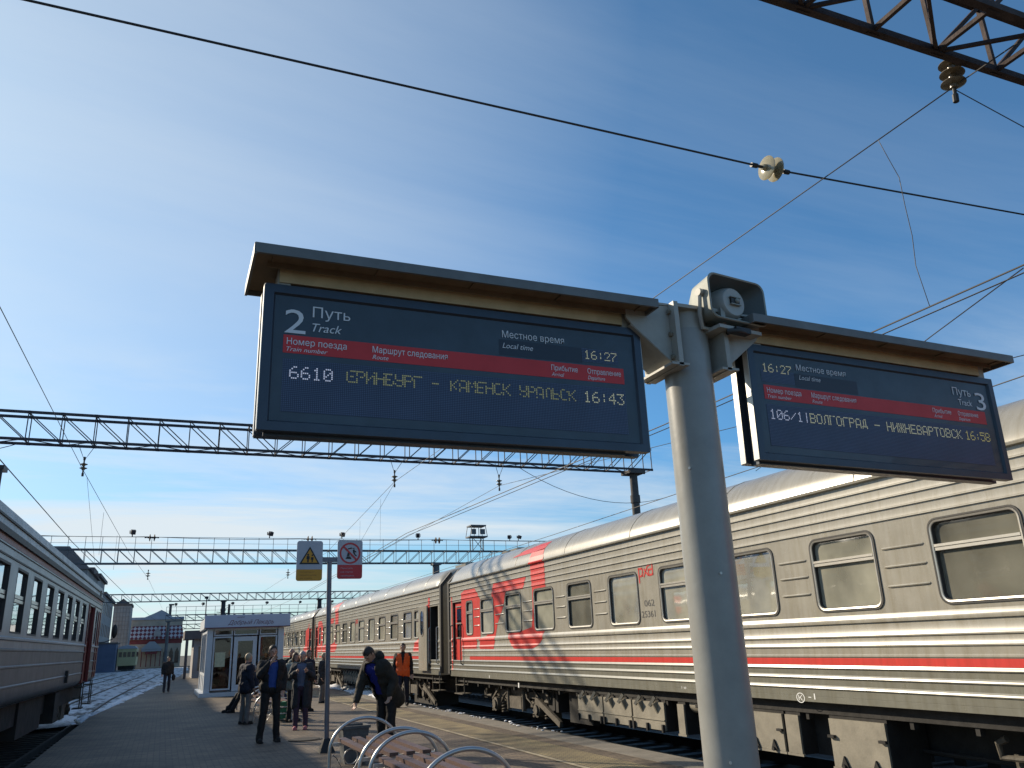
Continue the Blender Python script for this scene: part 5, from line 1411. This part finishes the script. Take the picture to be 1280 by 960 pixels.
mb = MB(); mb.loft([[(-.4, -.5, 5.4), (10.2, -.5, 5.4), (10.2, 5, 5.4), (-.4, 5, 5.4)], [(.7, 1.2, 7.9), (9.7, 1.2, 7.9), (9.7, 4, 7.9), (.7, 4, 7.9)]], capa=True, capb=True); mb.build('roof', M['tiles'], st)
mb = MB(); mb.prism([(4.6, 5.9), (5.9, 5.9), (5.9, 6.6), (5.25, 7.5), (4.6, 6.6)], lambda p: (p[0], -.45, p[1]), lambda p: (p[0], 1.2, p[1])); mb.build('dormer', M['wall_stone'], st)
mb = MB(); mb.box(.2, 9.8, 4, 10, 5.4, 9.2); mb.build('upper_wall', M['wall_cream'], st)
mb = MB(); mb.box(0, 10, 3.8, 10.2, 9.2, 9.7); mb.prism([(2.6, 9.7), (7.8, 9.7), (6.6, 10.6), (5.6, 11.1), (4.4, 10.5)], lambda p: (p[0], 4, p[1]), lambda p: (p[0], 9, p[1])); mb.build('upper_roof', M['roof_pale'], st)
mb = MB(); mb.box(7.0, 7.5, 5, 5.6, 10, 12.0); mb.box(6.9, 7.9, 4.9, 5.7, 12, 12.3); mb.build('chimney', M['roof_dark'], st)
mb = MB(); mb.box(-.1, 9.9, -.05, .0, 4.5, 5.3); mb.build('frieze', M['wall_red'], st)
for i in range(9):
    x = .7 + i * 1.05
    if 2.6 < x < 6.2: continue
    mb = MB(); mb.prism([(x - .36, .8), (x + .36, .8), (x + .36, 2.8), (x, 3.7), (x - .36, 2.8)], lambda p: (p[0], -.08, p[1]), lambda p: (p[0], .1, p[1])); mb.build('window', M['win_dark'], st)
mb = MB(); mb.box(2.7, 6.2, -3, -.05, 3.1, 3.5); mb.prism([(2.5, 3.5), (6.4, 3.5), (4.9, 4.9), (4.0, 4.9)], lambda p: (p[0], -3.1, p[1]), lambda p: (p[0], -.05, p[1])); mb.build('porch_roof', M['roof_pale'], st)
mb = MB(); mb.prism([(3.4, 2.6), (5.5, 2.6), (5.5, 3.05), (3.4, 3.05)], lambda p: (p[0], -3.05, p[1]), lambda p: (p[0], -2.9, p[1])); mb.build('porch_sign', M['wall_red'], st)
for x in (2.8, 3.7, 4.5, 5.3, 6.1):
    mb = MB(); mb.box(x - .08, x + .08, -3, -2.84, .3, 3.1); mb.build('porch_post', M['wall_red'], st)
sh = building('metal_shed', 'blue grey metal shed beside the cream wagon, left of the walking man', (-8.6, 132, -.5), 'shed')
mb = MB(); mb.box(0, 2.45, 0, 6, 0, 4.0); mb.build('wall', M['blue_shed'], sh)
mb = MB(); mb.box(-.2, 2.6, -.2, 6, 4.0, 4.2); mb.build('roof', M['roof_dark'], sh)
cw = thing('cream_railcar', 'small cream yellow railcar with a row of windows by the blue shed', 'railcar', (-6.05, 136, -.25))
mb = MB(); mb.box(0, 2.5, 0, 10, .7, 3.05); mb.build('body', M['cream_wagon'], cw)
mb = MB(); mb.loft([[(x, y, z) for x, z in ((-.05, 3.05), (.3, 3.4), (1.25, 3.55), (2.2, 3.4), (2.55, 3.05))] for y in (-.1, 10)], closed=False); mb.add([(x, -.1, z) for x, z in ((-.05, 3.05), (.3, 3.4), (1.25, 3.55), (2.2, 3.4), (2.55, 3.05))], [(0, 1, 2, 3, 4)]); mb.build('roof', M['roof_pale'], cw)
for i in range(4): mb = MB(); mb.box(.18 + i * .57, .60 + i * .57, -.03, .02, 1.9, 2.6); mb.build('window', M['win_dark'], cw)
for i in range(5): mb = MB(); mb.box(2.48, 2.53, .6 + i * 1.9, 1.8 + i * 1.9, 1.9, 2.6); mb.build('window', M['win_dark'], cw)
mb = MB(); mb.box(.2, 2.3, .3, 9.7, .1, .7); mb.build('underframe', M['under'], cw)
fb = building('distant_building', 'small grey building far behind between the kiosk and the last carriage', (16.5, 125, -.6))
mb = MB(); mb.box(0, 4, 0, 5, 0, 4.8); mb.build('wall', M['wall_grey'], fb)
mb = MB(); mb.box(-.2, 4.2, -.2, 5.2, 4.8, 5.2); mb.build('roof', M['roof_pale'], fb)
lp = thing('lamp_mast', 'thin lamp mast rising behind the left end of the kiosk sign', 'lamp post', (4.2, 100, 0))
mb = MB(); mb.cyl((0, 0, 0), (-.1, 0, 7.6), .09, 8, .05); mb.build('pole', M['steel'], lp)
mb = MB(); mb.box(-.3, .1, -.15, .15, 7.6, 7.85); mb.build('lamp_head', M['steel'], lp)
for (x, y, h, lab) in ((7.9, 120, 8.6, 'dark mast above the kiosk sign'), (20.6, 118, 7.0, 'dark mast right of the kiosk near the far carriage'), (-8.2, 112, 9.2, 'mast with a short arm in front of the stone block')):
    mm = thing('contact_mast', lab, 'mast', (x, y, -.6), 0, 'masts standing in the distance')
    mb = MB(); mb.cyl((0, 0, 0), (0, 0, h), .24, 10, .16); mb.build('pole', M['steel'], mm, 40)
    mb = MB(); mb.bar((0, 0, h - 1.2), (-1.6, 0, h - 1.0), .08); mb.bar((0, 0, h - .3), (-1.2, 0, h - 1.05), .05); mb.build('arm', M['steel'], mm)

# ------------------------------------------------------------------ people
def blob(mb, voxel, smooth=4, wrinkle=0.0, cut=None):
    me = mb.mesh('blob', M['skin'], None, True)
    o = bpy.data.objects.new('blob', me); C.objects.link(o)
    md = o.modifiers.new('remesh', 'REMESH'); md.mode = 'VOXEL'; md.voxel_size = voxel; md.use_smooth_shade = True
    sm = o.modifiers.new('smooth', 'SMOOTH'); sm.factor = 0.5; sm.iterations = smooth
    bpy.context.view_layer.update()
    dg = bpy.context.evaluated_depsgraph_get()
    me2 = bpy.data.meshes.new_from_object(o.evaluated_get(dg))
    bpy.data.objects.remove(o); bpy.data.meshes.remove(me)
    if cut is not None:
        bm = bmesh.new(); bm.from_mesh(me2)
        bmesh.ops.delete(bm, geom=[f for f in bm.faces if cut(f.calc_center_median(), f.normal)], context='FACES')
        bm.to_mesh(me2); bm.free()
    if wrinkle:
        for v in me2.vertices:
            p = v.co; d = mnoise.noise(Vector((p.x * 14, p.y * 14, p.z * 9))) + .5 * mnoise.noise(p * 30)
            v.co = p + v.normal * d * wrinkle
    me2.polygons.foreach_set('use_smooth', [True] * len(me2.polygons))
    me2.update()
    return me2

def person(label, loc, face, h=1.75, lean=0.0, nod=0.0, armL=None, armR=None, legs=None, top='cl_black', trousers='cl_black', shoes='cl_black', hair='hair_dark', hair_kind='short', shirt=None,
           coat_len=0.0, open_w=0.0, hood=None, vest=False, vox=1.0, bulk=1.0, seat=False, sway=0.0, turn=0.0):
    """local frame: facing -y, z up; arms: (elbow offset, wrist offset) from the shoulder, in the local frame"""
    root = thing('person', label, 'person', loc, R(face), 'people on the platform')
    k = h / 1.75
    root.scale = (k, k, k)
    hipz = .93 if not seat else .54
    RL = Matrix.Rotation(R(lean), 4, 'X') @ Matrix.Rotation(R(sway), 4, 'Y')     # positive lean bends forward (towards -y)
    piv = Vector((0, 0, hipz))
    def T(x, y, z): return piv + RL @ Vector((x, y, z - .93))
    HD = RL.to_3x3() @ Matrix.Rotation(R(nod), 3, 'X') @ Matrix.Rotation(R(turn), 3, 'Z')
    hc = T(0, -.025, 1.635)
    def Hd(x, y, z): return hc + HD @ Vector((x, y, z))
    neck = T(0, .012, 1.47); chest = T(0, 0, 1.28); waist = T(0, 0, 1.06)
    sh = {s_: T(s_ * .185, .012, 1.415) for s_ in (-1, 1)}
    arms = {}
    for s_, a in ((1, armL), (-1, armR)):
        a = a or ((s_ * .06, .03, -.28), (s_ * .07, -.05, -.52))
        arms[s_] = (sh[s_] + Vector(a[0]), sh[s_] + Vector(a[1]))
    lg = {}
    for s_ in (-1, 1):
        hip = Vector((s_ * .095, 0, hipz - .02))
        if legs: kn, an = [Vector(q) for q in legs[0 if s_ < 0 else 1]]
        else: kn = Vector((s_ * .105, -.015, .49)); an = Vector((s_ * .115, .02, .085))
        lg[s_] = (hip, kn, an)
    # -- body: one continuous surface
    mb = MB()
    mb.ell(hc, (.076, .094, .112), 16, 12, HD); mb.ell(Hd(0, -.035, -.055), (.055, .062, .062), 12, 8, HD)
    mb.ell(Hd(0, -.100, -.012), (.014, .022, .026), 8, 6, HD); mb.ell(Hd(0, -.088, -.052), (.026, .014, .008), 8, 6, HD); mb.ell(Hd(0, -.088, -.066), (.024, .013, .009), 8, 6, HD)
    mb.ell(Hd(0, -.080, .026), (.055, .018, .012), 8, 6, HD)
    for s_ in (-1, 1): mb.ell(Hd(s_ * .078, .005, -.005), (.012, .022, .034), 8, 6, HD)
    mb.cap(neck - (neck - chest) * .2, Hd(0, .02, -.07), .058, .052)
    mb.cap(T(-.10, .01, 1.33), T(.10, .01, 1.33), .088, .088); mb.cap(chest, waist, .10, .095); mb.cap(T(-.05, 0, .98), T(.05, 0, .98), .10, .10)
    for s_ in (-1, 1):
        el, wr = arms[s_]
        mb.cap(sh[s_], el, .052, .042); mb.cap(el, wr, .042, .028)
        d = (wr - el).normalized(); side = d.cross(Vector((0, -1, .2))).normalized(); nn_ = side.cross(d).normalized()
        palm = wr + d * .055
        mb.cap(wr, wr + d * .03, .028, .03); mb.ell(palm, (.040, .016, .050), 10, 8, Matrix((side, nn_, d)).transposed())
        for i, (off, ln) in enumerate(((-.030, .066), (-.010, .076), (.010, .072), (.029, .056))):
            a = palm + d * .035 + side * off; b = a + d * ln * .5 + nn_ * .012 + side * off * .15; c = b + d * ln * .38 + nn_ * .026
            mb.cap(a, b, .0095, .009, 6); mb.cap(b, c, .009, .0075, 6)
        a = palm - d * .025 - side * s_ * .034; b = a - side * s_ * .026 + d * .03 + nn_ * .008; c = b + d * .028 - side * s_ * .006 + nn_ * .01
        mb.cap(a, b, .012, .0105, 6); mb.cap(b, c, .0105, .008, 6)
        hip, kn, an = lg[s_]
        mb.cap(hip, kn, .082, .055); mb.cap(kn, an, .055, .038)
        mb.cap(an - Vector((0, 0, .03)), an + Vector((0, -.12, -.045)), .04, .032)
    me = blob(mb, .0085 * vox, 2); me.materials.clear(); me.materials.append(M['skin'])
    link('body', me, root)
    # -- eyes
    mb = MB()
    for s_ in (-1, 1): mb.ell(Hd(s_ * .032, -.083, .008), (.013, .008, .007), 8, 6, HD)
    mb.build('eyes', M['hair_dark'], root, 60)
    # -- hair
    if hair_kind != 'bald':
        mb = MB(); mb.ell(Hd(0, .008, .018), (.086, .100, .112), 18, 14, HD)
        if hair_kind == 'long':
            mb.ell(Hd(0, .05, -.09), (.088, .06, .12), 14, 10, HD)
            for s_ in (-1, 1): mb.cap(Hd(s_ * .075, -.01, -.02), Hd(s_ * .075, -.03, -.2), .028, .022)
        inv = HD.inverted()
        def cut(p, n_):
            q = inv @ (p - hc)
            if hair_kind == 'long': return q.y < -.045 and q.z < .055 and abs(q.x) < .062
            return (q.z < .045 and q.y < -.02) or q.z < -.06 or (q.y < -.07 and q.z < .07)
        me = blob(mb, .013, 2, .003, cut); me.materials.clear(); me.materials.append(M[hair]); link('hair', me, root)
    elif hair:
        mb = MB(); mb.ell(Hd(0, .012, .004), (.084, .099, .108), 18, 14, HD); inv = HD.inverted()
        def cutb(p, n_):
            q = inv @ (p - hc); return q.z > .045 or q.y < -.01 or q.z < -.055
        me = blob(mb, .013, 2, .002, cutb); me.materials.clear(); me.materials.append(M[hair]); link('hair', me, root)
    # -- trousers and shoes
    mb = MB(); hp = Vector((0, 0, hipz + .03))
    mb.ell(hp, (.172 * bulk, .125 * bulk, .13), 14, 10)
    for s_ in (-1, 1):
        hip, kn, an = lg[s_]; mb.cap(hip, kn, .098, .075); mb.cap(kn, an + Vector((0, 0, -.005)), .075, .062); mb.cap(an + Vector((0, 0, .06)), an + Vector((0, -.01, -.02)), .064, .066)
    me = blob(mb, .016, 3, .010); me.materials.clear(); me.materials.append(M[trousers]); link('trousers', me, root)
    mb = MB()
    for s_ in (-1, 1):
        an = lg[s_][2]; f = Vector((0, -1, 0))
        mb.cap(an + Vector((0, .03, -.035)), an + Vector((s_ * .01, -.14, -.045)), .048, .042); mb.box(an.x - .045, an.x + .045, an.y - .18, an.y + .07, an.z - .085, an.z - .06)
    me = blob(mb, .012, 2); me.materials.clear(); me.materials.append(M[shoes]); link('shoes', me, root)
    # -- top
    def torso(mb, g_, hem):
        mb.cap(T(-.115, .0, 1.355), T(.115, 0, 1.355), .105 * g_ + .02, .105 * g_ + .02); mb.cap(chest, waist, .145 * g_, .145 * g_)
        mb.cap(T(-.07, 0, 1.2), T(.07, 0, 1.2), .135 * g_, .135 * g_); mb.cap(T(-.07, 0, .99), T(.07, 0, .99), .135 * g_, .135 * g_)
        if hem > 0:
            for s_ in (-1, 1): mb.cap(T(s_ * .07, .01, .95), T(s_ * .11, .02, .95 - hem), .135 * g_, .115 * g_)
            mb.cap(T(0, .05, .95), T(0, .07, .95 - hem), .13 * g_, .11 * g_)
        mb.cap(T(0, .01, 1.42), T(0, .0, 1.49), .075 * g_, .068)
    if shirt:
        mb = MB(); torso(mb, .93, .0); me = blob(mb, .016, 4, .003); me.materials.clear(); me.materials.append(M[shirt]); link('shirt', me, root)
    mb = MB(); torso(mb, 1.08 * bulk, coat_len)
    for s_ in (-1, 1):
        el, wr = arms[s_]; d = (wr - el).normalized()
        mb.cap(sh[s_] + Vector((0, 0, -.01)), el, .078 * bulk, .065 * bulk); mb.cap(el, wr - d * .01, .065 * bulk, .050)
    inv2 = RL.to_3x3().inverted()
    def cutj(p, n_):
        q = inv2 @ (p - piv)
        return open_w > 0 and q.y < -.03 and abs(q.x + .01) < open_w * (.75 + .5 * min(1, max(0, (q.z + .1) / .5))) and abs(q.x) < .13 and q.z < .56
    me = blob(mb, .016, 3, .014, cutj); me.materials.clear(); me.materials.append(M[top]); jk = link('jacket', me, root)
    if open_w > 0:
        sd = jk.modifiers.new('thick', 'SOLIDIFY'); sd.thickness = .012; sd.offset = 0
    if hood:
        mb = MB(); mb.ell(T(0, .10, 1.50), (.15, .09, .10), 14, 10); me = blob(mb, .016, 3, .008); me.materials.clear(); me.materials.append(M[hood]); link('hood', me, root)
    if vest:
        mb = MB(); torso(mb, 1.17, .04)
        def cutv(p, n_):
            q = inv2 @ (p - piv); return q.z > .535 or (abs(q.x) > .20) or (q.z > .46 and abs(q.x) > .165) or (q.y < 0 and abs(q.x) < .05 * max(0, (q.z - .2) / .3) + .002 and q.z > .2)
        me = blob(mb, .014, 3, .004, cutv); me.materials.clear(); me.materials.append(M['hiviz']); link('vest', me, root)
    return root

person('man in black jacket and blue shirt holding a hand to his mouth', (2.05, 17.6, 0), 8, 1.80, armR=((-.08, -.15, -.20), (.115, -.215, .03)), armL=((.09, .05, -.27), (.03, -.07, -.48)), top='cl_black', shirt='cl_blue', open_w=.075, trousers='cl_black', hair='hair_dark',
       legs=(((-.13, -.02, .49), (-.17, .02, .085)), ((.12, -.02, .49), (.15, .02, .085))), nod=8, bulk=1.05)
person('man in navy jacket and grey trousers standing with his back half turned', (2.0, 22.3, 0), 118, 1.66, top='cl_navy', trousers='cl_grey', hair='hair_fair', bulk=1.12, coat_len=.08, nod=6)
person('grey haired woman in an open dark coat and pink trainers holding a phone', (2.97, 19.75, 0), -12, 1.66, armL=((.08, -.08, -.24), (-.04, -.26, -.12)), armR=((-.09, -.06, -.25), (.06, -.25, -.13)), top='cl_coat', shirt='cl_shirt', open_w=.085, coat_len=.40, trousers='cl_purple', shoes='cl_pink', hair='hair_grey', nod=12)
person('woman with brown hair in a puffy grey green coat and dark skirt', (3.12, 22.0, 0), 20, 1.63, top='cl_sage', trousers='cl_black', hair='hair_brown', hair_kind='long', bulk=1.18, hood='cl_sage', coat_len=.05, armL=((.07, -.02, -.26), (-.06, -.2, -.34)), armR=((-.07, -.02, -.26), (.04, -.2, -.36)), nod=5)
person('balding man in a black jacket and blue jeans behind the women', (3.45, 25.0, 0), -25, 1.74, top='cl_black', trousers='cl_jeans', hair='hair_grey', hair_kind='bald', bulk=1.08)
person('dark haired person mostly hidden behind the grey haired woman', (3.95, 25.2, 0), 30, 1.68, top='cl_navy', trousers='cl_black', hair='hair_brown')
person('short person in a dark coat and grey trousers standing behind the sign post', (4.98, 28.6, 0), 60, 1.56, top='cl_coat', trousers='cl_grey', hair='hair_fair', coat_len=.22, bulk=1.1)
person('stooping man in dark jacket over a royal blue shirt reaching down, behind the bench', (3.50, 14.0, 0), -58, 1.84, lean=33, nod=22, armL=((.09, .13, -.23), (.10, .03, -.44)), armR=((-.03, -.10, -.27), (.0, -.22, -.52)), top='cl_olive', shirt='cl_royal', open_w=.09, trousers='cl_black', hair='hair_dark', bulk=1.14, coat_len=.16, hood='cl_olive')
person('railway worker in an orange vest walking beside the open carriage door', (6.55, 24.3, 0), -15, 1.76, top='cl_black', trousers='cl_navy', hair='hair_dark', vest=True, legs=(((-.11, -.10, .50), (-.12, -.12, .085)), ((.11, .03, .49), (.12, .20, .11))))
person('man in dark clothes walking alone far down the platform by the snow', (0.30, 44.5, 0), 5, 1.62, top='cl_black', trousers='cl_navy', hair='hair_dark', bulk=1.2, legs=(((-.11, -.08, .50), (-.12, -.10, .085)), ((.11, .02, .49), (.12, .16, .10))), vox=1.5)
person('seated person in dark clothes half hidden behind the man in grey trousers', (2.62, 27.0, 0), -80, 1.70, seat=True, top='cl_navy', trousers='cl_black', hair='hair_grey', bulk=1.1,
       legs=(((-.12, -.42, .50), (-.12, -.70, .085)), ((.12, -.42, .50), (.13, -.62, .085))))
bgt = thing('shoulder_bag', 'dark bag hanging at the side of the man walking alone', 'bag', (0.58, 44.45, .52))
mb = MB(); mb.ell((0, 0, .14), (.09, .16, .15), 12, 8); mb.build('bag_body', M['cl_black'], bgt, 60)
mb = MB(); mb.tube([(0, -.1, .25), (-.02, -.05, .42), (-.02, .05, .42), (0, .1, .25)], .015, 6); mb.build('bag_strap', M['cl_black'], bgt, 60)
gb = thing('shopping_crate', 'green and white plastic crate on the ground beside the far bench', 'crate', (2.98, 22.6, 0))
mb = MB()
for z in (.05, .2, .35): mb.box(-.17, .17, -.15, .15, z, z + .10)
mb.build('crate_body', M['green'], gb)
mb = MB()
for x in (-.18, .18):
    for y in (-.16, .16): mb.bar((x, y, 0), (x, y, .55), .02)
for z in (.18, .33, .55): mb.bar((-.18, -.16, z), (.18, -.16, z), .015)
mb.build('crate_frame', M['white'], gb)
